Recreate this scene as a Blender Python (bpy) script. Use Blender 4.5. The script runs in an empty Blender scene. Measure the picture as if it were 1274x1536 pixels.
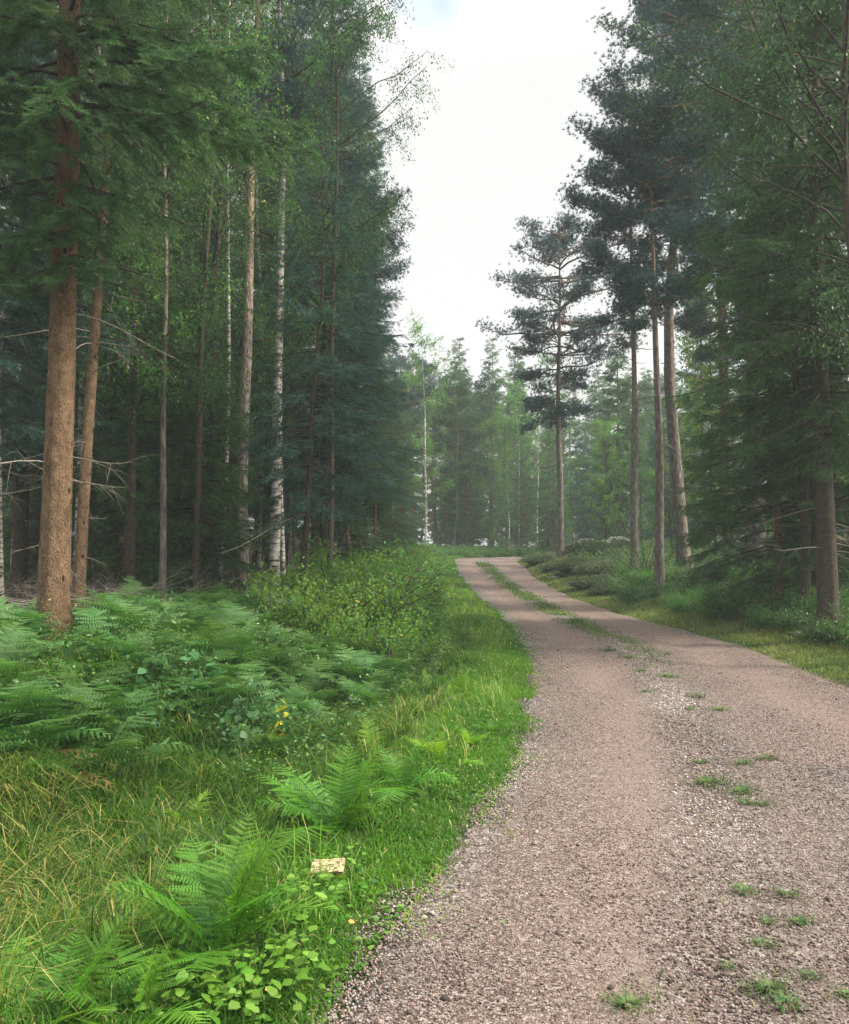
import bpy, math, random
import numpy as np
from math import radians as R, sin, cos, pi
C = bpy.context.scene.collection
sc = bpy.context.scene
rng = np.random.default_rng(7)

# ------------------------------------------------------------------ camera, sky, sun, exposure
cam = bpy.data.objects.new('camera', bpy.data.cameras.new('camera'))
C.objects.link(cam); sc.camera = cam
cam.location = (0, 0, 1.6); cam.rotation_euler = (R(93.0), 0, 0)
cam.data.sensor_fit = 'HORIZONTAL'; cam.data.sensor_width = 36
cam.data.lens = 36 * 1200 / 1274
cam.data.clip_start = 0.05; cam.data.clip_end = 2000
SUN_EL, SUN_AZ = 40.0, 98.0            # azimuth clockwise from +Y (view direction)
w = bpy.data.worlds.new('World'); sc.world = w; w.use_nodes = True
nt = w.node_tree; N = nt.nodes; Lk = nt.links; N.clear()
out = N.new('ShaderNodeOutputWorld'); bg = N.new('ShaderNodeBackground')
sky = N.new('ShaderNodeTexSky'); sky.sky_type = 'NISHITA'; sky.sun_disc = False
sky.sun_elevation = R(SUN_EL); sky.sun_rotation = R(SUN_AZ)
tc = N.new('ShaderNodeTexCoord'); sep = N.new('ShaderNodeSeparateXYZ'); Lk.new(tc.outputs['Generated'], sep.inputs[0])
mr = N.new('ShaderNodeMapRange'); mr.interpolation_type = 'SMOOTHSTEP'
mr.inputs['From Min'].default_value = 0.52; mr.inputs['From Max'].default_value = 0.92
mr.inputs['To Min'].default_value = 4.9; mr.inputs['To Max'].default_value = 22.0
Lk.new(sep.outputs['Z'], mr.inputs['Value'])
cn = N.new('ShaderNodeTexNoise'); cn.inputs['Scale'].default_value = 2.2; cn.inputs['Detail'].default_value = 5
Lk.new(tc.outputs['Generated'], cn.inputs['Vector'])
cm = N.new('ShaderNodeMapRange'); cm.inputs['To Min'].default_value = 0.93; cm.inputs['To Max'].default_value = 1.07
Lk.new(cn.outputs['Fac'], cm.inputs['Value'])
ml = N.new('ShaderNodeMath'); ml.operation = 'MULTIPLY'; Lk.new(mr.outputs[0], ml.inputs[0]); Lk.new(cm.outputs[0], ml.inputs[1])
cc = N.new('ShaderNodeVectorMath'); cc.operation = 'SCALE'; cc.inputs[0].default_value = (1.0, 1.0, 0.985); Lk.new(ml.outputs[0], cc.inputs['Scale'])
# a small gap of blue between the clouds, high over the road
dv = N.new('ShaderNodeVectorMath'); dv.operation = 'DISTANCE'; dv.inputs[1].default_value = (0.012, 0.798, 0.602)
Lk.new(tc.outputs['Generated'], dv.inputs[0])
n2 = N.new('ShaderNodeTexNoise'); n2.inputs['Scale'].default_value = 14; n2.inputs['Detail'].default_value = 6
Lk.new(tc.outputs['Generated'], n2.inputs['Vector'])
ma = N.new('ShaderNodeMath'); ma.operation = 'MULTIPLY_ADD'; ma.inputs[1].default_value = 0.10
Lk.new(n2.outputs['Fac'], ma.inputs[0]); Lk.new(dv.outputs['Value'], ma.inputs[2])
gap = N.new('ShaderNodeMapRange'); gap.inputs['From Min'].default_value = 0.075; gap.inputs['From Max'].default_value = 0.105
gap.inputs['To Min'].default_value = 0.75; gap.inputs['To Max'].default_value = 0.0
Lk.new(ma.outputs[0], gap.inputs['Value'])
mx = N.new('ShaderNodeMix'); mx.data_type = 'RGBA'
sks = N.new('ShaderNodeVectorMath'); sks.operation = 'SCALE'; sks.inputs['Scale'].default_value = 2.2; Lk.new(sky.outputs[0], sks.inputs[0])
Lk.new(gap.outputs[0], mx.inputs[0]); Lk.new(cc.outputs[0], mx.inputs[6]); Lk.new(sks.outputs[0], mx.inputs[7])
Lk.new(mx.outputs[2], bg.inputs['Color']); bg.inputs['Strength'].default_value = 0.10
Lk.new(bg.outputs[0], out.inputs['Surface'])
sl = bpy.data.lights.new('sun', 'SUN'); sl.energy = 4.6; sl.angle = R(9); sl.color = (1.0, 0.91, 0.78)
so = bpy.data.objects.new('sun', sl); C.objects.link(so)
so.rotation_euler = (R(90 - SUN_EL), 0, R(180 - SUN_AZ)); so.location = (0, 0, 60)
sc.view_settings.view_transform = 'Standard'; sc.view_settings.look = 'None'
sc.view_settings.exposure = 0.95; sc.view_settings.gamma = 1
sc.cycles.max_bounces = 5; sc.cycles.diffuse_bounces = 2; sc.cycles.glossy_bounces = 2
sc.cycles.transmission_bounces = 3; sc.cycles.volume_bounces = 1; sc.cycles.transparent_max_bounces = 8
sc.cycles.use_denoising = True; sc.cycles.denoising_prefilter = 'NONE'

# ------------------------------------------------------------------ materials
def srgb(r, g, b):
    f = lambda c: (c / 255 / 12.92) if c <= 10 else ((c / 255 + .055) / 1.055) ** 2.4
    return (f(r), f(g), f(b), 1)
def new_mat(name):
    m = bpy.data.materials.new(name); m.use_nodes = True
    t = m.node_tree; t.nodes.clear()
    return m, t, t.nodes, t.links
def ramp(N, stops):
    r = N.new('ShaderNodeValToRGB'); e = r.color_ramp.elements
    while len(e) < len(stops): e.new(0.5)
    for el, (p, c) in zip(e, stops): el.position = p; el.color = (c[0], c[1], c[2], 1)
    return r
def noise(N, L, scale, detail=4, rough=.55, vec=None, dist=0):
    n = N.new('ShaderNodeTexNoise'); n.inputs['Scale'].default_value = scale; n.inputs['Detail'].default_value = detail
    n.inputs['Roughness'].default_value = rough; n.inputs['Distortion'].default_value = dist
    if vec is not None: L.new(vec, n.inputs['Vector'])
    return n
def leaf_mat(name, stops, transl=.4, rough=.5, spec=.3):
    m, t, N, L = new_mat(name)
    at = N.new('ShaderNodeAttribute'); at.attribute_name = 'rnd'
    oi = N.new('ShaderNodeObjectInfo')
    r = ramp(N, stops); L.new(at.outputs['Fac'], r.inputs[0])
    hs = N.new('ShaderNodeHueSaturation')
    mh = N.new('ShaderNodeMapRange'); mh.inputs['To Min'].default_value = .488; mh.inputs['To Max'].default_value = .512
    L.new(oi.outputs['Random'], mh.inputs['Value']); L.new(mh.outputs[0], hs.inputs['Hue'])
    mv = N.new('ShaderNodeMapRange'); mv.inputs['To Min'].default_value = .82; mv.inputs['To Max'].default_value = 1.18
    mm = N.new('ShaderNodeMath'); mm.operation = 'FRACT'; ms = N.new('ShaderNodeMath'); ms.operation = 'MULTIPLY'; ms.inputs[1].default_value = 7.3
    L.new(oi.outputs['Random'], ms.inputs[0]); L.new(ms.outputs[0], mm.inputs[0]); L.new(mm.outputs[0], mv.inputs['Value'])
    L.new(mv.outputs[0], hs.inputs['Value']); L.new(r.outputs[0], hs.inputs['Color'])
    p = N.new('ShaderNodeBsdfPrincipled'); p.inputs['Roughness'].default_value = rough
    p.inputs['Specular IOR Level'].default_value = spec
    tr = N.new('ShaderNodeBsdfTranslucent'); mi = N.new('ShaderNodeMixShader'); mi.inputs[0].default_value = transl
    h2 = N.new('ShaderNodeHueSaturation'); h2.inputs['Hue'].default_value = .487; h2.inputs['Saturation'].default_value = 1.1; h2.inputs['Value'].default_value = 1.5
    L.new(hs.outputs[0], p.inputs['Base Color']); L.new(hs.outputs[0], h2.inputs['Color']); L.new(h2.outputs[0], tr.inputs['Color'])
    L.new(p.outputs[0], mi.inputs[1]); L.new(tr.outputs[0], mi.inputs[2])
    o = N.new('ShaderNodeOutputMaterial'); L.new(mi.outputs[0], o.inputs['Surface'])
    return m
def bark_mat(name, kind):
    m, t, N, L = new_mat(name)
    tc = N.new('ShaderNodeTexCoord'); mp = N.new('ShaderNodeMapping'); L.new(tc.outputs['Object'], mp.inputs[0])
    p = N.new('ShaderNodeBsdfPrincipled'); p.inputs['Roughness'].default_value = .9; p.inputs['Specular IOR Level'].default_value = .15
    bp = N.new('ShaderNodeBump'); o = N.new('ShaderNodeOutputMaterial')
    L.new(bp.outputs[0], p.inputs['Normal']); L.new(p.outputs[0], o.inputs['Surface'])
    if kind == 'spruce':
        mp.inputs['Scale'].default_value = (1, 1, .55)
        v = N.new('ShaderNodeTexVoronoi'); v.inputs['Scale'].default_value = 42; v.feature = 'DISTANCE_TO_EDGE'
        n = noise(N, L, 11, 10, .78, mp.outputs[0], .3); n3 = noise(N, L, 70, 6, .75, mp.outputs[0])
        L.new(mp.outputs[0], v.inputs['Vector'])
        r = ramp(N, [(.25, (.06, .042, .028)), (.40, (.13, .085, .052)), (.55, (.25, .16, .095)), (.66, (.33, .225, .14)), (.8, (.20, .20, .13))])
        L.new(n.outputs['Fac'], r.inputs[0])
        mix = N.new('ShaderNodeMix'); mix.data_type = 'RGBA'; mix.blend_type = 'MULTIPLY'; mix.inputs[0].default_value = .7
        r2 = ramp(N, [(.36, (.28, .26, .25)), (.58, (1, 1, 1))]); L.new(n3.outputs['Fac'], r2.inputs[0])
        L.new(r.outputs[0], mix.inputs[6]); L.new(r2.outputs[0], mix.inputs[7])
        # little dark resin scars
        v2 = N.new('ShaderNodeTexVoronoi'); v2.inputs['Scale'].default_value = 7.0; v2.inputs['Randomness'].default_value = 1; L.new(mp.outputs[0], v2.inputs['Vector'])
        r3 = ramp(N, [(.10, (.12, .1, .09)), (.17, (1, 1, 1))]); L.new(v2.outputs['Distance'], r3.inputs[0])
        mix2 = N.new('ShaderNodeMix'); mix2.data_type = 'RGBA'; mix2.blend_type = 'MULTIPLY'; mix2.inputs[0].default_value = 1
        L.new(mix.outputs[2], mix2.inputs[6]); L.new(r3.outputs[0], mix2.inputs[7]); L.new(mix2.outputs[2], p.inputs['Base Color'])
        ad = N.new('ShaderNodeMath'); L.new(v.outputs['Distance'], ad.inputs[0]); L.new(n3.outputs['Fac'], ad.inputs[1])
        L.new(ad.outputs[0], bp.inputs['Height']); bp.inputs['Strength'].default_value = 1; bp.inputs['Distance'].default_value = .025
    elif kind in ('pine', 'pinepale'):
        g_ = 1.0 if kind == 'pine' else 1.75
        mp.inputs['Scale'].default_value = (1, 1, .3)
        v = N.new('ShaderNodeTexVoronoi'); v.inputs['Scale'].default_value = 24; L.new(mp.outputs[0], v.inputs['Vector'])
        n = noise(N, L, 14, 8, .7, mp.outputs[0])
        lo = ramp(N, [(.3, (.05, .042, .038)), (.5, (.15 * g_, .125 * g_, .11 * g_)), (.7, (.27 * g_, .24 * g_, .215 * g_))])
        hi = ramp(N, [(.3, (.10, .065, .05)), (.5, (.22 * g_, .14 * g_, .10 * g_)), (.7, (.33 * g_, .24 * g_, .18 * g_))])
        L.new(n.outputs['Fac'], lo.inputs[0]); L.new(n.outputs['Fac'], hi.inputs[0])
        sp = N.new('ShaderNodeSeparateXYZ'); L.new(tc.outputs['Object'], sp.inputs[0])
        hh = N.new('ShaderNodeMapRange'); hh.inputs['From Min'].default_value = 4.5; hh.inputs['From Max'].default_value = 13
        L.new(sp.outputs['Z'], hh.inputs['Value'])
        mix = N.new('ShaderNodeMix'); mix.data_type = 'RGBA'; L.new(hh.outputs[0], mix.inputs[0]); L.new(lo.outputs[0], mix.inputs[6]); L.new(hi.outputs[0], mix.inputs[7])
        L.new(mix.outputs[2], p.inputs['Base Color'])
        L.new(v.outputs['Distance'], bp.inputs['Height']); bp.inputs['Strength'].default_value = .9; bp.inputs['Distance'].default_value = .03
    elif kind == 'birch':
        mp.inputs['Scale'].default_value = (1, 1, 3.2)
        n = noise(N, L, 5, 6, .7, mp.outputs[0], .4); n2 = noise(N, L, 2.2, 4, .6, tc.outputs['Object'])
        r = ramp(N, [(.40, (.03, .027, .025)), (.47, (.30, .28, .255)), (.58, (.58, .55, .50))]); L.new(n.outputs['Fac'], r.inputs[0])
        r2 = ramp(N, [(.35, (.4, .36, .32)), (.55, (1, 1, 1))]); L.new(n2.outputs['Fac'], r2.inputs[0])
        mix = N.new('ShaderNodeMix'); mix.data_type = 'RGBA'; mix.blend_type = 'MULTIPLY'; mix.inputs[0].default_value = .6
        L.new(r.outputs[0], mix.inputs[6]); L.new(r2.outputs[0], mix.inputs[7]); L.new(mix.outputs[2], p.inputs['Base Color'])
        L.new(n.outputs['Fac'], bp.inputs['Height']); bp.inputs['Strength'].default_value = .5; bp.inputs['Distance'].default_value = .01
    else:
        n = noise(N, L, 22, 6, .7, mp.outputs[0])
        a, b = {'dark': ((.022, .018, .013), (.09, .072, .055)), 'dead': ((.10, .085, .07), (.32, .28, .235)), 'stem': ((.05, .08, .02), (.12, .16, .05))}[kind]  # dark is also used where a trunk's shade is put into its colour
        r = ramp(N, [(.3, a), (.7, b)]); L.new(n.outputs['Fac'], r.inputs[0]); L.new(r.outputs[0], p.inputs['Base Color'])
        L.new(n.outputs['Fac'], bp.inputs['Height']); bp.inputs['Strength'].default_value = .6; bp.inputs['Distance'].default_value = .01
    return m
M = {}
M['spruce'] = leaf_mat('spruce_needles', [(0, (.022, .052, .020)), (.45, (.042, .100, .032)), (.8, (.07, .155, .04)), (1, (.13, .15, .07))], .28)
M['spruce_blue'] = leaf_mat('bluish_spruce_needles', [(0, (.022, .052, .045)), (.5, (.042, .100, .082)), (.9, (.07, .150, .11)), (1, (.12, .15, .09))], .28)  # blue cast of shaded silhouettes put into the needle colour
M['pine'] = leaf_mat('pine_needles', [(0, (.018, .044, .046)), (.5, (.032, .076, .078)), (.9, (.06, .12, .10)), (1, (.12, .12, .07))], .22)  # teal of dark silhouettes against the sky put into the colour
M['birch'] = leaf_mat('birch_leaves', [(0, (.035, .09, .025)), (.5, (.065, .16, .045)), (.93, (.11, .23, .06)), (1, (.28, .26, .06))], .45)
M['birch_dark'] = leaf_mat('shaded_birch_leaves', [(0, (.02, .055, .022)), (.5, (.04, .10, .035)), (.95, (.07, .15, .045)), (1, (.2, .18, .05))], .35)  # darker copy of the birch leaves; backlit shade put into the colour
M['decid'] = leaf_mat('broad_leaves', [(0, (.04, .11, .03)), (.5, (.07, .19, .045)), (.95, (.13, .27, .06)), (1, (.32, .30, .06))], .5)
M['lime'] = leaf_mat('lime_green_leaves', [(0, (.045, .12, .025)), (.5, (.10, .21, .035)), (.93, (.18, .30, .055)), (1, (.36, .34, .08))], .5)
M['fern'] = leaf_mat('fern_leaf', [(0, (.022, .085, .010)), (.5, (.060, .185, .018)), (1, (.15, .32, .035))], .36, .45)
M['fern_dead'] = leaf_mat('withered_fern_leaf', [(0, (.10, .055, .025)), (1, (.30, .18, .08))], .25)
M['fern_lime'] = leaf_mat('lime_fern_leaf', [(0, (.10, .24, .02)), (.6, (.17, .34, .03)), (1, (.24, .42, .05))], .45, .45)
M['bracken'] = leaf_mat('bracken_leaf', [(0, (.03, .085, .020)), (.6, (.065, .165, .036)), (1, (.14, .27, .07))], .35, .5, .4)
M['herb'] = leaf_mat('herb_leaf', [(0, (.04, .12, .015)), (.6, (.10, .23, .025)), (1, (.20, .34, .06))], .4, .4)
M['bramble'] = leaf_mat('bramble_leaf', [(0, (.03, .09, .032)), (.6, (.06, .16, .055)), (1, (.10, .22, .085))], .3, .55, .3)
M['yellow'] = leaf_mat('yellowing_leaf', [(0, (.30, .30, .03)), (1, (.55, .48, .06))], .4)
M['grass'] = leaf_mat('grass_blade', [(0, (.022, .065, .008)), (.45, (.06, .155, .012)), (.8, (.115, .24, .02)), (.93, (.20, .29, .045)), (1, (.36, .33, .14))], .45, .5)
M['grass_dull'] = leaf_mat('dry_verge_grass_blade', [(0, (.03, .06, .012)), (.45, (.075, .13, .022)), (.8, (.14, .19, .04)), (.93, (.22, .24, .07)), (1, (.36, .32, .15))], .4, .5)
M['weed'] = leaf_mat('weed_leaf', [(0, (.03, .07, .02)), (.6, (.06, .13, .03)), (1, (.16, .17, .06))], .3, .5)
M['longgrass'] = leaf_mat('long_grass_blade', [(0, (.02, .055, .008)), (.45, (.065, .155, .015)), (.62, (.14, .21, .03)), (.80, (.28, .25, .06)), (1, (.46, .38, .16))], .38, .5)
M['heather'] = leaf_mat('heather_sprig', [(0, (.045, .085, .03)), (.6, (.095, .145, .055)), (1, (.18, .17, .09))], .25)
M['bilberry'] = leaf_mat('bilberry_leaf', [(0, (.03, .08, .02)), (.6, (.06, .145, .035)), (.92, (.12, .2, .05)), (1, (.28, .24, .06))], .35, .4, .45)
M['litter'] = leaf_mat('leaf_litter', [(0, (.05, .03, .018)), (.6, (.13, .08, .045)), (1, (.24, .16, .09))], .1)
for k in ('spruce', 'pine', 'pinepale', 'birch', 'dark', 'dead', 'stem'): M['bark_' + k] = bark_mat(k + '_bark', k)

# forest floor
def ground_mat():
    m, t, N, L = new_mat('forest_soil')
    tc = N.new('ShaderNodeTexCoord'); v = tc.outputs['Object']
    n1 = noise(N, L, .7, 6, .6, v); n2 = noise(N, L, 38, 8, .7, v); n3 = noise(N, L, 7, 6, .7, v)
    a = ramp(N, [(.3, (.025, .018, .012)), (.5, (.07, .045, .028)), (.72, (.14, .095, .06))]); L.new(n2.outputs['Fac'], a.inputs[0])
    b = ramp(N, [(.3, (.015, .03, .008)), (.6, (.04, .075, .015)), (.75, (.09, .10, .03))]); L.new(n2.outputs['Fac'], b.inputs[0])
    at = N.new('ShaderNodeAttribute'); at.attribute_name = 'grassy'
    ad = N.new('ShaderNodeMath'); ad.operation = 'MULTIPLY_ADD'; ad.inputs[1].default_value = .9; L.new(n3.outputs['Fac'], ad.inputs[0]); L.new(at.outputs['Fac'], ad.inputs[2])
    r = ramp(N, [(.55, (0, 0, 0)), (.85, (1, 1, 1))]); L.new(ad.outputs[0], r.inputs[0])
    mx = N.new('ShaderNodeMix'); mx.data_type = 'RGBA'; L.new(r.outputs[0], mx.inputs[0]); L.new(a.outputs[0], mx.inputs[6]); L.new(b.outputs[0], mx.inputs[7])
    p = N.new('ShaderNodeBsdfPrincipled'); p.inputs['Roughness'].default_value = .95; p.inputs['Specular IOR Level'].default_value = .1
    L.new(mx.outputs[2], p.inputs['Base Color'])
    bp = N.new('ShaderNodeBump'); bp.inputs['Strength'].default_value = .9; bp.inputs['Distance'].default_value = .03; L.new(n2.outputs['Fac'], bp.inputs['Height']); L.new(bp.outputs[0], p.inputs['Normal'])
    o = N.new('ShaderNodeOutputMaterial'); L.new(p.outputs[0], o.inputs['Surface'])
    return m
def road_mat():
    m, t, N, L = new_mat('pinkish_gravel_road')
    tc = N.new('ShaderNodeTexCoord'); v = tc.outputs['Object']
    vo = N.new('ShaderNodeTexVoronoi'); vo.inputs['Scale'].default_value = 95; L.new(v, vo.inputs['Vector'])
    v2 = N.new('ShaderNodeTexVoronoi'); v2.inputs['Scale'].default_value = 42; L.new(v, v2.inputs['Vector'])
    sp = N.new('ShaderNodeSeparateColor'); L.new(vo.outputs['Color'], sp.inputs[0])
    sp2 = N.new('ShaderNodeSeparateColor'); L.new(v2.outputs['Color'], sp2.inputs[0])
    n1 = noise(N, L, .8, 5, .6, v); n2 = noise(N, L, 60, 6, .75, v)
    a = ramp(N, [(0, (.055, .040, .034)), (.35, (.15, .105, .086)), (.7, (.245, .182, .155)), (1, (.43, .37, .33))]); L.new(sp.outputs[0], a.inputs[0])
    b = ramp(N, [(0, (.045, .038, .034)), (.4, (.12, .10, .09)), (.75, (.22, .195, .175)), (1, (.43, .40, .37))]); L.new(sp2.outputs[0], b.inputs[0])
    at = N.new('ShaderNodeAttribute'); at.attribute_name = 'coarse'
    ad = N.new('ShaderNodeMath'); ad.operation = 'MULTIPLY_ADD'; ad.inputs[1].default_value = .7; L.new(n1.outputs['Fac'], ad.inputs[0]); L.new(at.outputs['Fac'], ad.inputs[2])
    r = ramp(N, [(.45, (0, 0, 0)), (.95, (1, 1, 1))]); L.new(ad.outputs[0], r.inputs[0])
    mx = N.new('ShaderNodeMix'); mx.data_type = 'RGBA'; L.new(r.outputs[0], mx.inputs[0]); L.new(a.outputs[0], mx.inputs[6]); L.new(b.outputs[0], mx.inputs[7])
    at2 = N.new('ShaderNodeAttribute'); at2.attribute_name = 'track'; tm_ = N.new('ShaderNodeMath'); tm_.operation = 'MULTIPLY'; L.new(at2.outputs['Fac'], tm_.inputs[0])
    n5 = noise(N, L, 1.6, 5, .6, v); L.new(n5.outputs['Fac'], tm_.inputs[1])
    mt = N.new('ShaderNodeMix'); mt.data_type = 'RGBA'; L.new(tm_.outputs[0], mt.inputs[0]); L.new(mx.outputs[2], mt.inputs[6]); mt.inputs[7].default_value = (.26, .185, .155, 1)
    g = ramp(N, [(.3, (.45, .45, .45)), (.6, (1, 1, 1))]); L.new(n2.outputs['Fac'], g.inputs[0])
    m2 = N.new('ShaderNodeMix'); m2.data_type = 'RGBA'; m2.blend_type = 'MULTIPLY'; m2.inputs[0].default_value = .8
    L.new(mt.outputs[2], m2.inputs[6]); L.new(g.outputs[0], m2.inputs[7])
    p = N.new('ShaderNodeBsdfPrincipled'); p.inputs['Roughness'].default_value = .9; p.inputs['Specular IOR Level'].default_value = .2
    L.new(m2.outputs[2], p.inputs['Base Color'])
    h = N.new('ShaderNodeMath'); h.operation = 'SUBTRACT'; L.new(n2.outputs['Fac'], h.inputs[0]); L.new(vo.outputs['Distance'], h.inputs[1])
    bp = N.new('ShaderNodeBump'); bp.inputs['Strength'].default_value = 1; bp.inputs['Distance'].default_value = .012; L.new(h.outputs[0], bp.inputs['Height']); L.new(bp.outputs[0], p.inputs['Normal'])
    o = N.new('ShaderNodeOutputMaterial'); L.new(p.outputs[0], o.inputs['Surface'])
    return m
def stone_mat(name, stops, scale=0):
    m, t, N, L = new_mat(name)
    at = N.new('ShaderNodeAttribute'); at.attribute_name = 'rnd'
    r = ramp(N, stops)
    p = N.new('ShaderNodeBsdfPrincipled'); p.inputs['Roughness'].default_value = .85; p.inputs['Specular IOR Level'].default_value = .25
    if scale:
        tc = N.new('ShaderNodeTexCoord'); n = noise(N, L, scale, 8, .7, tc.outputs['Object']); L.new(n.outputs['Fac'], r.inputs[0])
        bp = N.new('ShaderNodeBump'); bp.inputs['Distance'].default_value = .03; L.new(n.outputs['Fac'], bp.inputs['Height']); L.new(bp.outputs[0], p.inputs['Normal'])
    else: L.new(at.outputs['Fac'], r.inputs[0])
    L.new(r.outputs[0], p.inputs['Base Color'])
    o = N.new('ShaderNodeOutputMaterial'); L.new(p.outputs[0], o.inputs['Surface'])
    return m
M['ground'] = ground_mat(); M['road'] = road_mat()
M['gravel'] = stone_mat('crushed_stone', [(0, (.04, .03, .025)), (.22, (.12, .085, .07)), (.46, (.22, .16, .135)), (.68, (.225, .195, .18)), (.87, (.33, .29, .26)), (.95, (.5, .46, .42)), (1, (.62, .59, .55))])
M['rock'] = stone_mat('mossy_granite', [(.3, (.07, .08, .05)), (.5, (.22, .21, .18)), (.7, (.38, .36, .32))], 5)

# ------------------------------------------------------------------ mesh helpers
class MB:
    """collects vertices and triangles/quads of ONE mesh"""
    def __init__(s): s.v = []; s.t = []; s.q = []; s.r = []; s.n = 0
    def add(s, v, t=None, q=None, r=0.5):
        v = np.asarray(v, np.float32).reshape(-1, 3)
        if t is not None and len(t): s.t.append(np.asarray(t, np.int64).reshape(-1, 3) + s.n)
        if q is not None and len(q): s.q.append(np.asarray(q, np.int64).reshape(-1, 4) + s.n)
        r = np.broadcast_to(np.asarray(r, np.float32), (len(v),)) if np.ndim(r) == 0 else np.asarray(r, np.float32)
        s.r.append(r); s.v.append(v); s.n += len(v)
    def mesh(s, name, mat, smooth=False, attrs=None):
        v = np.concatenate(s.v); T = np.concatenate(s.t) if s.t else np.zeros((0, 3), int); Q = np.concatenate(s.q) if s.q else np.zeros((0, 4), int)
        me = bpy.data.meshes.new(name); me.vertices.add(len(v)); me.vertices.foreach_set('co', v.ravel())
        idx = np.concatenate([T.ravel(), Q.ravel()]).astype(np.int32)
        tot = np.concatenate([np.full(len(T), 3), np.full(len(Q), 4)]).astype(np.int32)
        st = np.concatenate([[0], np.cumsum(tot)[:-1]]).astype(np.int32)
        me.loops.add(len(idx)); me.loops.foreach_set('vertex_index', idx)
        me.polygons.add(len(tot)); me.polygons.foreach_set('loop_start', st)
        if smooth: me.polygons.foreach_set('use_smooth', np.ones(len(tot), bool))
        me.update(calc_edges=True)
        a = me.attributes.new('rnd', 'FLOAT', 'POINT'); a.data.foreach_set('value', np.concatenate(s.r).astype(np.float32))
        for k, val in (attrs or {}).items():
            a = me.attributes.new(k, 'FLOAT', 'POINT'); a.data.foreach_set('value', np.asarray(val, np.float32))
        me.materials.append(mat)
        return me
def link(name, me, parent=None):
    o = bpy.data.objects.new(name, me); C.objects.link(o)
    if parent: o.parent = parent
    return o
def tag(o, label, cat, group=None, kind=None):
    o['label'] = label; o['category'] = cat
    if group: o['group'] = group
    if kind: o['kind'] = kind
    return o
def thing(name, label, cat, loc, rz=0, group=None, scale=1, tilt=(0, 0)):
    o = bpy.data.objects.new(name, None); C.objects.link(o); o.empty_display_size = .2
    o.location = loc; o.rotation_euler = (tilt[0], tilt[1], rz); o.scale = (scale,) * 3
    return tag(o, label, cat, group)
def norm(a): return a / np.maximum(np.linalg.norm(a, axis=-1, keepdims=True), 1e-9)
def frames(x, up):
    x = norm(x); y = norm(np.cross(up, x)); z = np.cross(x, y)
    return np.stack([x, y, z], axis=-1)          # columns
def place(mb, tmpl, pos, rot, scl, rnd=None, jit=.12):
    """copies of a small template mesh (v, t, q) merged into mb"""
    v, t, q = tmpl; m = len(pos)
    if m == 0: return
    scl = np.asarray(scl, float); scl = scl[:, None, None] if scl.ndim == 1 else scl[:, None, :]
    V = np.einsum('mij,mkj->mki', rot, v[None] * scl) + pos[:, None, :]
    off = (np.arange(m) * len(v))[:, None, None]
    T = (t[None] + off).reshape(-1, 3) if t is not None and len(t) else None
    Q = (q[None] + off).reshape(-1, 4) if q is not None and len(q) else None
    if rnd is None: rnd = rng.random(m)
    r = np.repeat(np.clip(rnd, 0, 1), len(v))
    mb.add(V.reshape(-1, 3), T, Q, r)
def tubes(mb, P, rad, sides=5, rnd=.5):
    """P (m,K,3) paths, rad (m,K)"""
    m, K, _ = P.shape
    d = np.gradient(P, axis=1); d = norm(d)
    ref = np.where(np.abs(d[..., 2:3]) > .9, np.array([1., 0, 0]), np.array([0, 0, 1.]))
    a = norm(np.cross(ref, d)); b = np.cross(d, a)
    th = np.linspace(0, 2 * pi, sides, endpoint=False)
    V = P[:, :, None, :] + rad[:, :, None, None] * (np.cos(th)[None, None, :, None] * a[:, :, None, :] + np.sin(th)[None, None, :, None] * b[:, :, None, :])
    i = np.arange(m)[:, None, None]; k = np.arange(K - 1)[None, :, None]; s = np.arange(sides)[None, None, :]
    base = i * K * sides
    s2 = (s + 1) % sides
    Q = np.stack([base + k * sides + s, base + k * sides + s2, base + (k + 1) * sides + s2, base + (k + 1) * sides + s], -1)
    mb.add(V.reshape(-1, 3), None, Q.reshape(-1, 4), rnd)

# ------------------------------------------------------------------ terrain
ry = [-12, 0, 10, 15, 23.5, 32, 39, 47, 55, 70, 170]
rh = [0, 0, 0, .11, .25, .56, .98, 1.30, 1.42, 1.5, 1.6]
ly = [-12, 0, 2.72, 3.56, 4.58, 6.4, 8.8, 12, 16, 20, 27, 36, 47, 53, 58, 66]
lx = [-4, -1.3, -.38, -.11, .24, .74, 1.19, 1.58, 1.76, 1.78, 1.6, 1.5, 1.7, 4, 9, 22]
qy = [-12, 0, 4, 9.6, 13, 15.5, 18.5, 24.5, 33, 45, 50, 54, 60]
qx = [.5, 3.9, 4.7, 5.1, 5.2, 5.0, 4.6, 4.4, 4.4, 5.1, 7, 12, 24]
Lx = lambda y: np.interp(y, ly, lx); Rx = lambda y: np.interp(y, qy, qx)
def fbm(x, y, f):
    s = 0
    for k, (a, b, c) in enumerate([(1, .3, .7), (1.9, -1.1, 2.1), (3.1, 2.7, .4), (5.3, -4.1, 1.9)]):
        s = s + np.sin(f * (a * x + b * y) + c * 3) * np.cos(f * (a * y - b * x) + c * 5) / (1 + k)
    return s
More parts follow.
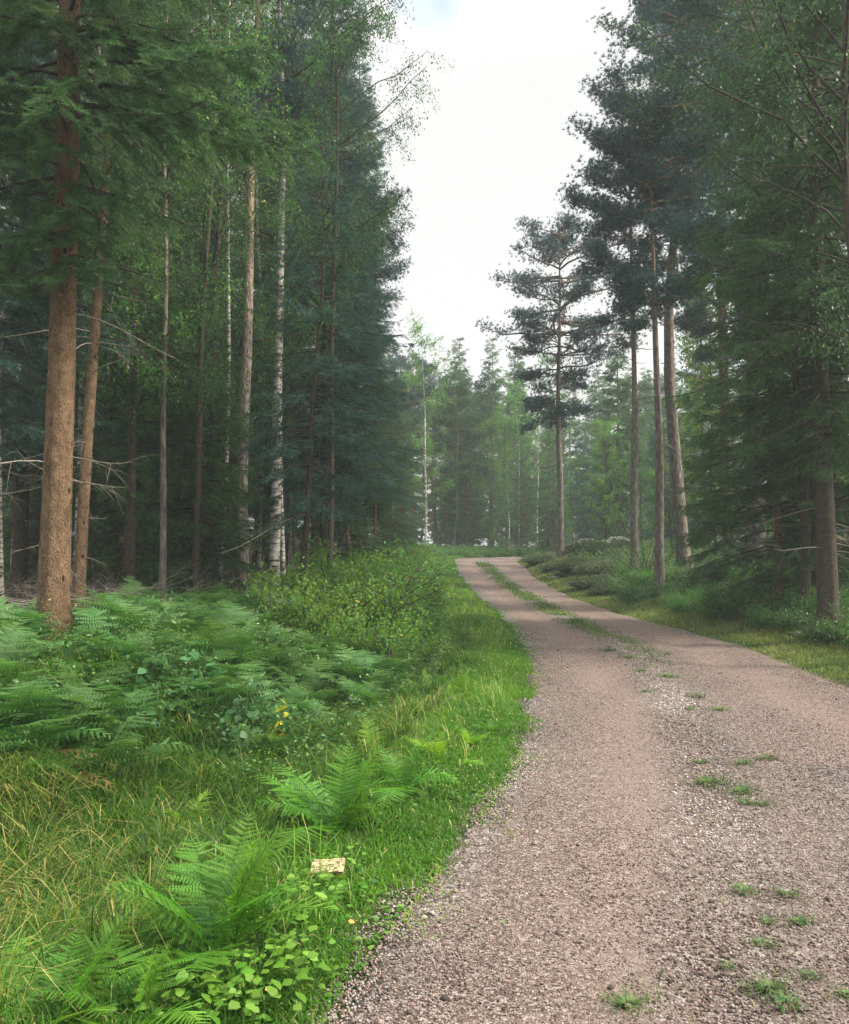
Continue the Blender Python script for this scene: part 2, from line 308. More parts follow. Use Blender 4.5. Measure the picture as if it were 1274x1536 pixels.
def H(x, y):
    x = np.asarray(x, float); y = np.asarray(y, float)
    z = np.interp(y, ry, rh)
    dl = Lx(y) - x; dr = x - Rx(y)
    fade = np.clip((26 - y) / 14, .25, 1)
    hl = np.interp(dl, [0, .9, 1.5, 2.4, 3.7, 6, 20, 60], [0, .0, -.22, -.08, .40, .58, .8, 1.5])
    hr = np.interp(dr, [0, .9, 1.7, 3, 6, 20, 60], [0, .03, .28, .72, .95, 1.5, 2.5])
    hl = np.where(hl < 0, hl * fade, hl)
    z = z + np.where(dl > 0, hl, 0) + np.where(dr > 0, hr, 0)
    off = np.clip(np.maximum(dl, dr) / 1.5, 0, 1)
    z = z + off * (.05 * fbm(x, y, .9) + .02 * fbm(x, y, 3.3))
    m = np.exp(-(((x - 6.6) / 2.0) ** 2 + ((y - 35) / 4.5) ** 2)) * .35
    return z + m
def inroad(x, y): return (x > Lx(y)) & (x < Rx(y))
def build_ground():
    gx = np.concatenate([np.linspace(-160, -14, 40), np.arange(-13.8, 14, .14), np.linspace(14.2, 160, 40)])
    gy = np.concatenate([np.linspace(-60, -2, 20), np.arange(-1.8, 20, .14), np.arange(20, 70, .4), np.linspace(71, 190, 40)])
    X, Y = np.meshgrid(gx, gy)
    Z = H(X, Y); ins = np.minimum(X - Lx(Y), Rx(Y) - X)
    Z = Z - .05 * np.clip(ins / .25 + .2, 0, 1)
    nx, ny = len(gx), len(gy)
    i = np.arange(ny - 1)[:, None] * nx + np.arange(nx - 1)[None]
    Q = np.stack([i, i + 1, i + nx + 1, i + nx], -1).reshape(-1, 4)
    mb = MB(); mb.add(np.stack([X, Y, Z], -1).reshape(-1, 3), None, Q)
    dl = Lx(Y) - X; dr = X - Rx(Y)
    grassy = np.clip(1 - (dl - 4.5) / 2, 0, 1) * (dl > -.2) + np.clip(1 - (dr - 6) / 8, 0, 1) * (dr > -.2)
    grassy = np.maximum(grassy * .9, .15)
    o = link('ground', mb.mesh('ground', M['ground'], True, {'grassy': grassy.ravel()})); o['kind'] = 'structure'
def build_road():
    ys = np.concatenate([np.arange(-6, 12, .07), np.arange(12, 62, .3)])
    u = np.linspace(0, 1, 90)
    Y, U = np.meshgrid(ys, u, indexing='ij')
    wob = .10 * fbm(Y * 0, Y, 2.1)
    a = Lx(Y) - .12 + wob * .5; b = Rx(Y) + .12 - wob * .5
    X = a + (b - a) * U
    c = np.abs(U - .5) * 2
    Z = H(X, Y) + .012 + .035 * (1 - c ** 2) - .03 * np.exp(-((c - .45) / .16) ** 2) - .09 * np.clip((c - .93) / .07, 0, 1)
    Z += .006 * fbm(X, Y, 5) 
    coarse = coarse_at(X, Y); track = np.exp(-((c - .47) / .20) ** 2)
    nx, ny = len(u), len(ys)
    i = np.arange(ny - 1)[:, None] * nx + np.arange(nx - 1)[None]
    Q = np.stack([i, i + 1, i + nx + 1, i + nx], -1).reshape(-1, 4)
    mb = MB(); mb.add(np.stack([X, Y, Z], -1).reshape(-1, 3), None, Q)
    o = link('road', mb.mesh('road', M['road'], True, {'coarse': coarse.ravel(), 'track': track.ravel()})); o['kind'] = 'structure'
def coarse_at(X, Y):
    cx = np.interp(Y, [0, 2.7, 4.1, 7, 11.3, 20, 60], [.5, .95, 1.45, 2.3, 3.2, 3.15, 3.2])
    k = np.exp(-((X - cx) / .30) ** 2) + .7 * np.exp(-((X - cx - 1.2) / .5) ** 2) * (Y < 6) + .7 * np.exp(-((X - Lx(Y)) / .22) ** 2)
    return np.clip(k, 0, 1)
def road_z(x, y):
    a = Lx(y) - .12; b = Rx(y) + .12; c = np.abs((x - a) / (b - a) - .5) * 2
    return H(x, y) + .012 + .035 * (1 - c ** 2) - .03 * np.exp(-((c - .45) / .16) ** 2) + .006 * fbm(x, y, 5)
build_ground(); build_road()

# gravel: loose crushed stone on the road surface near the camera
def octa(seed):
    r = np.random.default_rng(seed)
    v = np.array([[1, 0, 0], [-1, 0, 0], [0, 1, 0], [0, -1, 0], [0, 0, 1], [0, 0, -1.]]) * .5
    v = v * r.uniform(.7, 1.15, (6, 1)) + r.normal(0, .09, (6, 3)); v[:, 2] *= .7
    t = np.array([[0, 2, 4], [2, 1, 4], [1, 3, 4], [3, 0, 4], [2, 0, 5], [1, 2, 5], [3, 1, 5], [0, 3, 5]])
    return v, t, None
def rotz(a):
    z = np.zeros_like(a); o = np.ones_like(a)
    return np.stack([np.stack([np.cos(a), -np.sin(a), z], -1), np.stack([np.sin(a), np.cos(a), z], -1), np.stack([z, z, o], -1)], -2)
def rand_rot(m, tilt=.5):
    Rz = rotz(rng.random(m) * 2 * pi)
    ax = rng.normal(0, tilt, (m, 2)); n = norm(np.concatenate([ax, np.ones((m, 1))], 1))
    return np.einsum('mij,mjk->mik', frames(np.cross(n, np.array([0, 1., .1])), n), Rz)
def build_gravel():
    mb = MB()
    n = 420000
    y = 2.0 + 14 * rng.random(n) ** 2.0
    x = Lx(y) - .25 + (Rx(y) + .45 - Lx(y)) * rng.random(n)
    keep = (np.abs(x) < y * .60 + .5)
    cc_ = np.abs((x - Lx(y) + .12) / (Rx(y) - Lx(y) + .24) - .5) * 2
    dens = (.5 + .5 * coarse_at(x, y)) * (1 - .5 * np.exp(-((cc_ - .47) / .2) ** 2))
    keep &= rng.random(n) < dens * np.clip((17 - y) / 8, 0, 1)
    x, y = x[keep], y[keep]
    c = coarse_at(x, y)
    size = (.0065 + .008 * rng.random(len(x)) ** 2 + .011 * c * rng.random(len(x)) ** 1.5 + .02 * (rng.random(len(x)) > .9975)) * (1 + .03 * y)
    z = road_z(x, y) + size * .12
    out_ = ~inroad(x, y); z[out_] = H(x[out_], y[out_]) + size[out_] * .2
    r = np.clip(rng.random(len(x)) ** 1.25 * .82 + .18 * c * rng.random(len(x)) + .12 * fbm(x, y, 1.1), 0, 1)
    k = rng.integers(0, 6, len(x))
    for j in range(6):
        s = k == j
        place(mb, octa(j), np.stack([x[s], y[s], z[s]], -1), rand_rot(s.sum(), .35), size[s] * 1.0, r[s])
    tag(link('gravel', mb.mesh('gravel', M['gravel'])), 'loose pinkish and grey crushed stone lying on the road', 'gravel', kind='stuff')
build_gravel()

# ------------------------------------------------------------------ grass
X = lambda px, z: (px - 637) / 1200 * z
def GZ(px, py):
    """where the line of sight through a picture point meets the ground"""
    z = np.linspace(2, 60, 6000); xs = X(px, z); ys = 831 + (1.6 - H(xs, z)) * 1200 / z
    i = int(np.argmax(ys < py)); return float(X(px, z[i])), float(z[i])
SHADE_SPOTS = [GZ(345, 1420), GZ(508, 1250)]  # fern bases where missing grass bares dark soil to imitate contact shadow
def off_shade_spot(x, y, r=.24): return np.min([np.hypot(x - a, y - b) for a, b in SHADE_SPOTS], axis=0) > r * rng.uniform(.6, 1.2, len(x))
def blades(mb, x, y, z, h, wd, bend, rnd, az=None):
    n = len(x)
    az = rng.random(n) * 2 * pi if az is None else az
    d = np.stack([np.cos(az), np.sin(az), 0 * az], -1); s = np.stack([-np.sin(az + .5 * rng.normal(size=n)), np.cos(az), 0 * az], -1)
    p0 = np.stack([x, y, z], -1)
    up = np.array([0, 0, 1.])
    b = bend[:, None]; h_ = h[:, None]; w_ = wd[:, None]
    p1 = p0 + up * h_ * .55 + d * h_ * b * .22
    p2 = p0 + up * h_ * (.92 - .25 * b) + d * h_ * b * .62
    p3 = p0 + up * h_ * (1.0 - .55 * b) + d * h_ * b * 1.05
    V = np.stack([p0 - s * w_ * .5, p0 + s * w_ * .5, p1 - s * w_ * .5, p1 + s * w_ * .5, p2 - s * w_ * .32, p2 + s * w_ * .32, p3], 1)
    o = (np.arange(n) * 7)[:, None]
    Q = np.concatenate([o + np.array([[0, 1, 3, 2]]), o + np.array([[2, 3, 5, 4]])]); T = o + np.array([[4, 5, 6]])
    mb.add(V.reshape(-1, 3), T, Q, np.repeat(rnd, 7))
def clumpy(x, y, f=1.7): return .5 + .25 * fbm(x, y, f)
def build_grass():
    # short green grass of both verges and the middle strip
    mb = MB()
    def put(n, yf, xf, hfun, wmul=1, keepf=None, dry=0):
        y = yf(rng.random(n)); x, d = xf(y)
        keep = (np.abs(x) < y * .62 + 1.2) & off_shade_spot(x, y)
        if keepf is not None: keep &= keepf(x, y, d)
        x, y, d = x[keep], y[keep], d[keep]
        h = hfun(x, y, d) * rng.uniform(.55, 1.2, len(x)); wd = (.0032 + .00055 * y) * wmul * rng.uniform(.7, 1.3, len(x))
        r = np.clip(clumpy(x, y) * .55 + .35 * rng.random(len(x)) + dry * rng.random(len(x)), 0, .96); r[rng.random(len(x)) > .965] = 1
        blades(mb, x, y, H(x, y) - .01, h, wd, rng.uniform(.2, 1.2, len(x)), r)
    near = lambda a, b, p: (lambda u: a + (b - a) * u ** p)
    edge = lambda x, y, d: rng.random(len(x)) < np.clip((d + .05 + .14 * fbm(x, y, 2.6)) / .22, 0, 1)
    def vl(y):
        d = -.22 + (1.9 + 0.0 * y) * rng.random(len(y)); return Lx(y) - d, d
    put(150000, near(2.2, 14, 1.5), vl, lambda x, y, d: .055 + .085 * np.clip(d / .7, 0, 1), 1, edge)
    put(90000, near(13, 52, 1.4), lambda y: (lambda d: (Lx(y) - d, d))(-.2 + 2.2 * rng.random(len(y))), lambda x, y, d: .07 + .10 * np.clip(d / .8, 0, 1), 1, edge)
    put(14000, near(2.2, 20, 1.3), lambda y: (lambda d: (Lx(y) + d, -d))(.5 * rng.random(len(y)) ** 2.2), lambda x, y, d: .03 + .03 * rng.random(len(x)), 1, lambda x, y, d: fbm(x, y, 3.1) > .05, .5)
    put(5000, near(2.4, 30, 1.3), lambda y: (lambda d: (Lx(y) - d, d))(.25 + 1.7 * rng.random(len(y))), lambda x, y, d: .20 + .18 * rng.random(len(x)), .7, lambda x, y, d: fbm(x, y, 1.9) > -.2, .8)
    tag(link('grass', mb.mesh('grass', M['grass'])), 'short bright green grass of the verge between bracken bank and road', 'grass', kind='stuff')
    mb = MB()
    put(110000, near(4.5, 50, 1.5), lambda y: (lambda d: (Rx(y) + d, d))(-.35 + 2.05 * rng.random(len(y))), lambda x, y, d: .05 + .14 * np.clip(d / .9, 0, 1), 1, edge, .45)
    put(9000, near(5, 30, 1.3), lambda y: (lambda d: (Rx(y) - d, -d))(.5 * rng.random(len(y)) ** 2.2), lambda x, y, d: .03 + .03 * rng.random(len(x)), 1, lambda x, y, d: fbm(x, y, 3.1) > .05, .5)
    def nearmid(y):
        d = rng.normal(0, .28, len(y)); return np.interp(y, [2.5, 3.6, 4.6, 6.5, 9, 11], [1.25, 1.5, 1.8, 2.3, 2.9, 3.2]) + d, d
    put(5200, near(2.5, 11, 1.2), nearmid, lambda x, y, d: .02 + .035 * rng.random(len(x)), .9, lambda x, y, d: (fbm(x, y, 3.7) > .25) & (rng.random(len(x)) < .8), .5)
    def mid(y):
        d = rng.normal(0, .15, len(y)); return np.interp(y, [9, 11.5, 13, 17, 23, 28, 40], [3.25, 3.3, 3.4, 3.15, 3.1, 3.0, 3.0]) + d, d
    put(60000, near(9.5, 42, 1.0), mid, lambda x, y, d: .07 + .04 * rng.random(len(x)), 1.2, lambda x, y, d: (rng.random(len(x)) < np.clip((y - 10) / 6, .04, 1)) & (fbm(x, y, 2.2) > -.55))
    tag(link('verge_grass', mb.mesh('verge_grass', M['grass_dull'])), 'duller olive grass in the middle strip and on the verge below the pines', 'grass', kind='stuff')
    mb = MB()
    nc = 4300; yc = 2.3 + 12 * rng.random(nc) ** 1.5; dc = .95 + 3.9 * rng.random(nc); xc = Lx(yc) - dc
    k = (np.abs(xc) < yc * .62 + 1) & off_shade_spot(xc, yc, .36) & (rng.random(nc) < np.clip((dc - .7) / .8, .15, 1)); xc, yc, dc = xc[k], yc[k], dc[k]; nc = len(xc)
    nb = 46; sz = rng.uniform(.6, 1.25, nc) * (.75 + .35 * clumpy(xc, yc, 1.1)); dryc = np.clip(-.02 + .30 * fbm(xc, yc, .8) + .25 * rng.normal(size=nc) + .35 * np.clip(-(xc + yc * .40) / 1.0, 0, 1), 0, .9)
    ti = np.repeat(np.arange(nc), nb); n = len(ti); ang = rng.random(n) * 2 * pi; rr = np.abs(rng.normal(0, .035, n)) * sz[ti]
    x = xc[ti] + rr * np.cos(ang); y = yc[ti] + rr * np.sin(ang)
    h = .36 * sz[ti] * rng.uniform(.4, 1.25, n)
    az = ang + rng.normal(0, .5, n); az = np.where(rng.random(n) < .35, rng.normal(-.5, .8, n), az)
    dry = rng.random(n) < .65 * dryc[ti]
    r = np.where(dry, .66 + .34 * rng.random(n), .58 * rng.random(n) ** 1.2)
    blades(mb, x, y, H(x, y) - .01, h, (.0023 + .00045 * y) * rng.uniform(.7, 1.4, n), rng.uniform(.35, 1.25, n), r, az)
    tag(link('long_grass', mb.mesh('long_grass', M['longgrass'])), 'long arching green and straw coloured grass on the ditch bank', 'grass', kind='stuff')
build_grass()

# ------------------------------------------------------------------ foliage templates
def leaf_t(w=.55):
    v = np.array([[0, 0, 0], [.35, w * .5, .06], [.35, -w * .5, .06], [.72, w * .36, .03], [.72, -w * .36, .03], [1, 0, -.06]])
    return v, np.array([[0, 2, 1], [3, 4, 5]]), np.array([[1, 2, 4, 3]])
def diamond_t(w=.6):
    return np.array([[0, 0, 0], [.45, w * .5, .05], [.45, -w * .5, .05], [1, 0, 0]]), None, np.array([[0, 2, 3, 1]])
def spray_t(nshoot, nn, nw, nl, seed):
    """a conifer twig: shoots with needles; unit length along +x, flat in xy"""
    r = np.random.default_rng(seed); vs = []; 
    shoots = [((0, 0, 0), (1, 0, 0), 1.0)]
    for k in range(nshoot):
        s = .1 + .75 * k / max(1, nshoot - 1); sd = 1 if k % 2 else -1
        shoots.append(((s, 0, 0), (.75, sd * .75, -.12 + .2 * r.random()), .5 * (1 - s) + .16))
    for p, d, L in shoots:
        d = np.array(d) / np.linalg.norm(d); p = np.array(p)
        sdv = np.cross([0, 0, 1], d); n = max(3, int(nn * L))
        for i in range(n):
            s = (i + .5) / n; a = r.uniform(0, 2 * pi)
            lat = sdv * cos(a) + np.array([0, 0, 1]) * sin(a) * .7
            nd = d * .75 + lat; nd /= np.linalg.norm(nd); b = p + d * L * s
            sid = np.cross(nd, r.normal(size=3)); sid /= np.linalg.norm(sid) + 1e-9
            vs += [b - sid * nw, b + sid * nw, b + nd * nl * r.uniform(.8, 1.2)]
        wq = .02
        vs += [p - sdv * wq, p + sdv * wq, p + d * L]
    v = np.array(vs); t = np.arange(len(v)).reshape(-1, 3)
    return v, t, None
def tuft_t(n, w, seed):
    r = np.random.default_rng(seed); vs = []
    for i in range(n):
        a = r.uniform(0, 2 * pi); e = r.uniform(-.25, 1.45)
        d = np.array([sin(e) * .9 + .1, cos(e) * cos(a), cos(e) * sin(a)]); d /= np.linalg.norm(d)
        s = np.cross(d, r.normal(size=3)); s /= np.linalg.norm(s)
        vs += [-s * w, s * w, d * r.uniform(.75, 1.1)]
    return np.array(vs), np.arange(3 * n).reshape(-1, 3), None
SPR = {'near': [spray_t(7, 22, .024, .16, i) for i in range(3)], 'mid': [spray_t(5, 14, .034, .20, i) for i in range(3)],
       'far': [spray_t(3, 7, .065, .32, i) for i in range(3)]}
TUF = {'near': [tuft_t(22, .03, i) for i in range(3)], 'mid': [tuft_t(16, .065, i) for i in range(3)], 'far': [tuft_t(9, .12, i) for i in range(3)]}
LEAF = leaf_t(); DIA = diamond_t()
UP = np.array([0, 0, 1.])

def trunk_path(Ht, r0, wob, seed, lean=(0, 0), K=26, pts=None):
    r = np.random.default_rng(seed); t = np.linspace(0, 1, K)
    ph = r.uniform(0, 6, 4)
    x = wob * (np.sin(t * 5 + ph[0]) - sin(ph[0]) + .4 * (np.sin(t * 13 + ph[1]) - sin(ph[1]))) + lean[0] * t * Ht
    y = wob * (np.sin(t * 4 + ph[2]) - sin(ph[2]) + .4 * (np.sin(t * 11 + ph[3]) - sin(ph[3]))) + lean[1] * t * Ht
    if pts is not None: x = x + np.interp(t * Ht, [p[0] for p in pts], [p[1] for p in pts])
    P = np.stack([x, y, t * Ht - .15 * (1 - t)], -1)
    rad = r0 * ((1 - t) ** .85 * .97 + .03) * (1 + .35 * np.exp(-t * Ht / .35))
    return P, rad
def at_h(P, h):
    return np.stack([np.interp(h, P[:, 2], P[:, i]) for i in range(3)], -1)
def trunk_mesh(name, P, rad, mat, sides=14, seed=0, fine=1):
    K = int(len(P) * fine); t = np.linspace(0, 1, len(P)); tt = np.linspace(0, 1, K)
    P = np.stack([np.interp(tt, t, P[:, i]) for i in range(3)], -1); rad = np.interp(tt, t, rad)
    mb = MB(); tubes(mb, P[None], rad[None], sides)
    v = mb.v[0]; r = np.random.default_rng(seed); ang_ = (np.arange(len(v)) % sides) / sides * 2 * pi; seed_ = seed * 1.7
    c = np.repeat(P, sides, 0); v[:] = c + (v - c) * (1 + .05 * np.sin(np.arange(len(v)) % sides * 2.1 + c[:, 2] * 1.3)[:, None] + r.normal(0, .012, (len(v), 1)) + (.45 * np.exp(-np.maximum(c[:, 2], 0) / .22) * (.6 + .6 * np.sin(3 * ang_ + seed_) + .3 * np.sin(5 * ang_ + 2)))[:, None])
    return mb
def branch_paths(B, az, L, rise, sag, K=7):
    """rise: initial slope, sag: quadratic droop, tips turn up"""
    s = np.linspace(0, 1, K)[None]
    hx = np.cos(az)[:, None] * L[:, None] * s; hy = np.sin(az)[:, None] * L[:, None] * s
    wob = rng.normal(0, .02, (len(L), 1)) * np.sin(s * 6) * L[:, None]
    hz = L[:, None] * (rise[:, None] * s + sag[:, None] * s ** 1.7 * -1 + .18 * s ** 4)
    return B[:, None, :] + np.stack([hx - np.sin(az)[:, None] * wob, hy + np.cos(az)[:, None] * wob, hz], -1)
def along(P, bi, s):
    K = P.shape[1]; f = s * (K - 1); i = np.clip(f.astype(int), 0, K - 2); u = (f - i)[:, None]
    a = P[bi, i]; b = P[bi, i + 1]
    return a * (1 - u) + b * u, norm(b - a)

def spruce(key, seed, Ht=18, cb=2, Rm=2.4, r0=.16, lod='mid', gap=.3, per=5, dead=True, wob=.05, lean=(0, 0), mat='spruce', twig=.16, bark='bark_spruce', pts=None, extra=None, side=14, fine=2, hmax=None, deadn=34):
    global rng
    rng = np.random.default_rng(seed)
    P, rad = trunk_path(Ht, r0, wob, seed, lean, pts=pts)
    tm = trunk_mesh(key, P, rad, None, side, seed, fine)
    hs = np.arange(cb, Ht - .15, gap); hs = np.repeat(hs, per) + rng.normal(0, gap * .35, len(hs) * per)
    hs = np.clip(hs, cb * .9, Ht - .1)
    if hmax: hs = hs[hs < hmax]
    n = len(hs); az = rng.random(n) * 2 * pi
    f = 1 - (hs - cb) / (Ht - cb)
    L = Rm * (f ** .75) * rng.uniform(.6, 1.15, n) * np.clip(.55 + (1 - f) * 4, .55, 1) + .12
    rise = .12 + .5 * (1 - f) ** 2; sag = .55 * f + .05
    if extra:
        e = np.array(extra, float); hs = np.r_[hs, e[:, 0]]; az = np.r_[az, e[:, 1]]; L = np.r_[L, e[:, 2]]; rise = np.r_[rise, e[:, 3]]; sag = np.r_[sag, e[:, 4]]; n = len(hs)
    BP = branch_paths(at_h(P, hs), az, L, rise, sag)
    lm = MB(); tubes(lm, BP, (.006 + .011 * L)[:, None] * np.linspace(1, .2, 7)[None], 5)
    cr = MB()
    # second order twigs
    cnt = np.maximum(3, (L / (twig * (.8 if lod == 'near' else 1)) * 2).astype(int)); bi = np.repeat(np.arange(n), cnt); s = .12 + .88 * rng.random(len(bi)) ** .8
    p, d = along(BP, bi, s); sd = np.where(rng.random(len(bi)) < .5, 1, -1)[:, None]
    lat = norm(np.cross(UP[None], d)) * sd
    dr = norm(d * .7 + lat * rng.uniform(.4, 1.1, (len(bi), 1)) - UP * rng.uniform(.05, .55, (len(bi), 1)))
    tl = np.minimum(.12 + .32 * L[bi] * (1.05 - s), .75) * rng.uniform(.6, 1.2, len(bi))
    ns = np.maximum(1, np.round(tl / (.085 if lod == 'near' else .12))).astype(int)
    ti = np.repeat(np.arange(len(bi)), ns); k = np.concatenate([np.arange(a) for a in ns]); fr = (k + rng.random(len(k)) * .5) / ns[ti]
    pp = p[ti] + dr[ti] * (tl[ti] * fr)[:, None] - UP * (.25 * tl[ti] * fr ** 2)[:, None]
    dd = norm(dr[ti] + rng.normal(0, .28, (len(ti), 3)) - UP * (.3 * fr)[:, None])
    T = SPR[lod]; kk = rng.integers(0, 3, len(ti)); sz = {'near': .16, 'mid': .19, 'far': .26}[lod] * rng.uniform(.7, 1.25, len(ti))
    rv = np.clip(.25 + .3 * fr + .35 * rng.random(len(ti)) + .25 * (rng.random(n)[bi][ti] - .5), 0, .97)
    for j in range(3):
        q = kk == j
        place(cr, T[j], pp[q], frames(dd[q], UP + rng.normal(0, .25, (q.sum(), 3))), sz[q], rv[q])
    if lod == 'near':
        tubes(lm, np.stack([p, p + dr * tl[:, None] * .5 - UP * (.06 * tl)[:, None], p + dr * tl[:, None] - UP * (.25 * tl)[:, None]], 1), np.full((len(p), 1), .0035) * np.array([[1, .8, .4]]), 3)
    res = {'trunk': tm.mesh(key + '_trunk', M[bark], True), 'limbs': lm.mesh(key + '_limbs', M['bark_dark']), 'crown': cr.mesh(key + '_crown', M[mat])}
    if dead:
        dm = MB(); m = deadn; h = rng.uniform(.8, cb + 3.0, m); a = rng.random(m) * 2 * pi; L2 = rng.uniform(.35, 1.7, m)
        bp = branch_paths(at_h(P, h), a, L2, rng.uniform(-.1, .35, m), rng.uniform(.1, .8, m))
        tubes(dm, bp, (.004 + .0045 * L2)[:, None] * np.linspace(1, .3, 7)[None], 4)
        b2 = np.repeat(np.arange(m), 6); s2 = rng.uniform(.25, .98, len(b2)); p2, d2 = along(bp, b2, s2)
        q2 = norm(d2 + rng.normal(0, .6, d2.shape) - UP * .3); l2 = rng.uniform(.12, .5, (len(b2), 1))
        tubes(dm, np.stack([p2, p2 + q2 * l2 * .5 - UP * .01, p2 + q2 * l2 - UP * .06], 1), np.full((len(b2), 1), .0022) * np.array([[1, .8, .4]]), 3)
        res['dead_branches'] = dm.mesh(key + '_dead', M['bark_dead'])
    return res

def pine(key, seed, Ht=17, cb=9, Rm=2.8, r0=.17, lod='mid', nl=40, wob=.12, lean=(0, 0), pts=None, fill=1.0, snag=6, mat='pine', bark='bark_pine', tier=0):
    global rng
    rng = np.random.default_rng(seed)
    P, rad = trunk_path(Ht, r0, wob, seed, lean, pts=pts)
    rad = np.maximum(rad, r0 * .16)
    tm = trunk_mesh(key, P, rad, None, 12, seed, 2)
    hs = cb + (Ht - cb - .2) * rng.random(nl) ** .85; az = np.arange(nl) * 2.399 + rng.normal(0, .4, nl)
    f = 1 - (hs - cb) / (Ht - cb)
    L = Rm * (.30 + .75 * np.sin(np.clip(f * 1.25 + .15, 0, 1.2) * pi / 1.35)) * rng.uniform(.6, 1.15, nl)
    rise = (.65 - .55 * f if not tier else .28 - .3 * f) + rng.normal(0, .12, nl); sag = .1 + .25 * f
    BP = branch_paths(at_h(P, hs), az, L, rise, sag)
    BP[:, 1:] += np.cumsum(rng.normal(0, .045, (nl, 6, 3)), 1)
    lm = MB(); tubes(lm, BP, (.010 + .014 * L)[:, None] * np.linspace(1, .3, 7)[None], 6)
    if snag:
        h2 = rng.uniform(cb * .45, cb, snag); L2 = rng.uniform(.5, 1.8, snag)
        sp = branch_paths(at_h(P, h2), rng.random(snag) * 2 * pi, L2, rng.uniform(-.1, .3, snag), rng.uniform(.1, .7, snag)); sp[:, 1:] += np.cumsum(rng.normal(0, .03, (snag, 6, 3)), 1)
        tubes(lm, sp, (.008 + .008 * L2)[:, None] * np.linspace(1, .3, 7)[None], 5)
    nb = 12; bi = np.repeat(np.arange(nl), nb); s = .22 + .78 * rng.random(len(bi)) ** .75; p, d = along(BP, bi, s)
    sd = np.where(rng.random(len(bi)) < .5, 1, -1)[:, None]; lat = norm(np.cross(UP[None], d)) * sd
    dr = norm(d * .6 + lat * rng.uniform(.3, 1, (len(bi), 1)) + UP * rng.uniform(0, .6, (len(bi), 1)))
    tl = (.18 + .26 * L[bi] * (1.1 - s)) * rng.uniform(.7, 1.2, len(bi))
    e = p + dr * tl[:, None]
    tubes(lm, np.stack([p, p + dr * tl[:, None] * .5 - UP * .02, e], 1), np.full((len(p), 1), .008) * np.array([[1, .8, .5]]), 4)
    nt_ = int({'near': 24, 'mid': 22, 'far': 13}[lod] * fill); ti = np.repeat(np.arange(len(bi)), nt_)
    u = rng.uniform(.25, 1.1, len(ti)); q = p[ti] + dr[ti] * (tl[ti] * u)[:, None] + rng.normal(0, 1, (len(ti), 3)) * np.array([.19, .19, .12])
    dd = norm(dr[ti] * .5 + UP * .8 + rng.normal(0, .5, (len(ti), 3)))
    cr = MB(); kk = rng.integers(0, 3, len(ti)); sz = {'near': .085, 'mid': .115, 'far': .17}[lod] * rng.uniform(.7, 1.3, len(ti))
    rv = np.clip(.2 + .55 * rng.random(len(ti)) + .25 * (rng.random(len(bi))[ti] - .5), 0, .97)
    for j in range(3):
        m = kk == j; place(cr, TUF[lod][j], q[m], frames(dd[m], np.roll(dd[m], 1, 1) + .01), sz[m], rv[m])
    return {'trunk': tm.mesh(key + '_trunk', M[bark], True), 'limbs': lm.mesh(key + '_limbs', M['bark_pine']), 'crown': cr.mesh(key + '_crown', M[mat])}

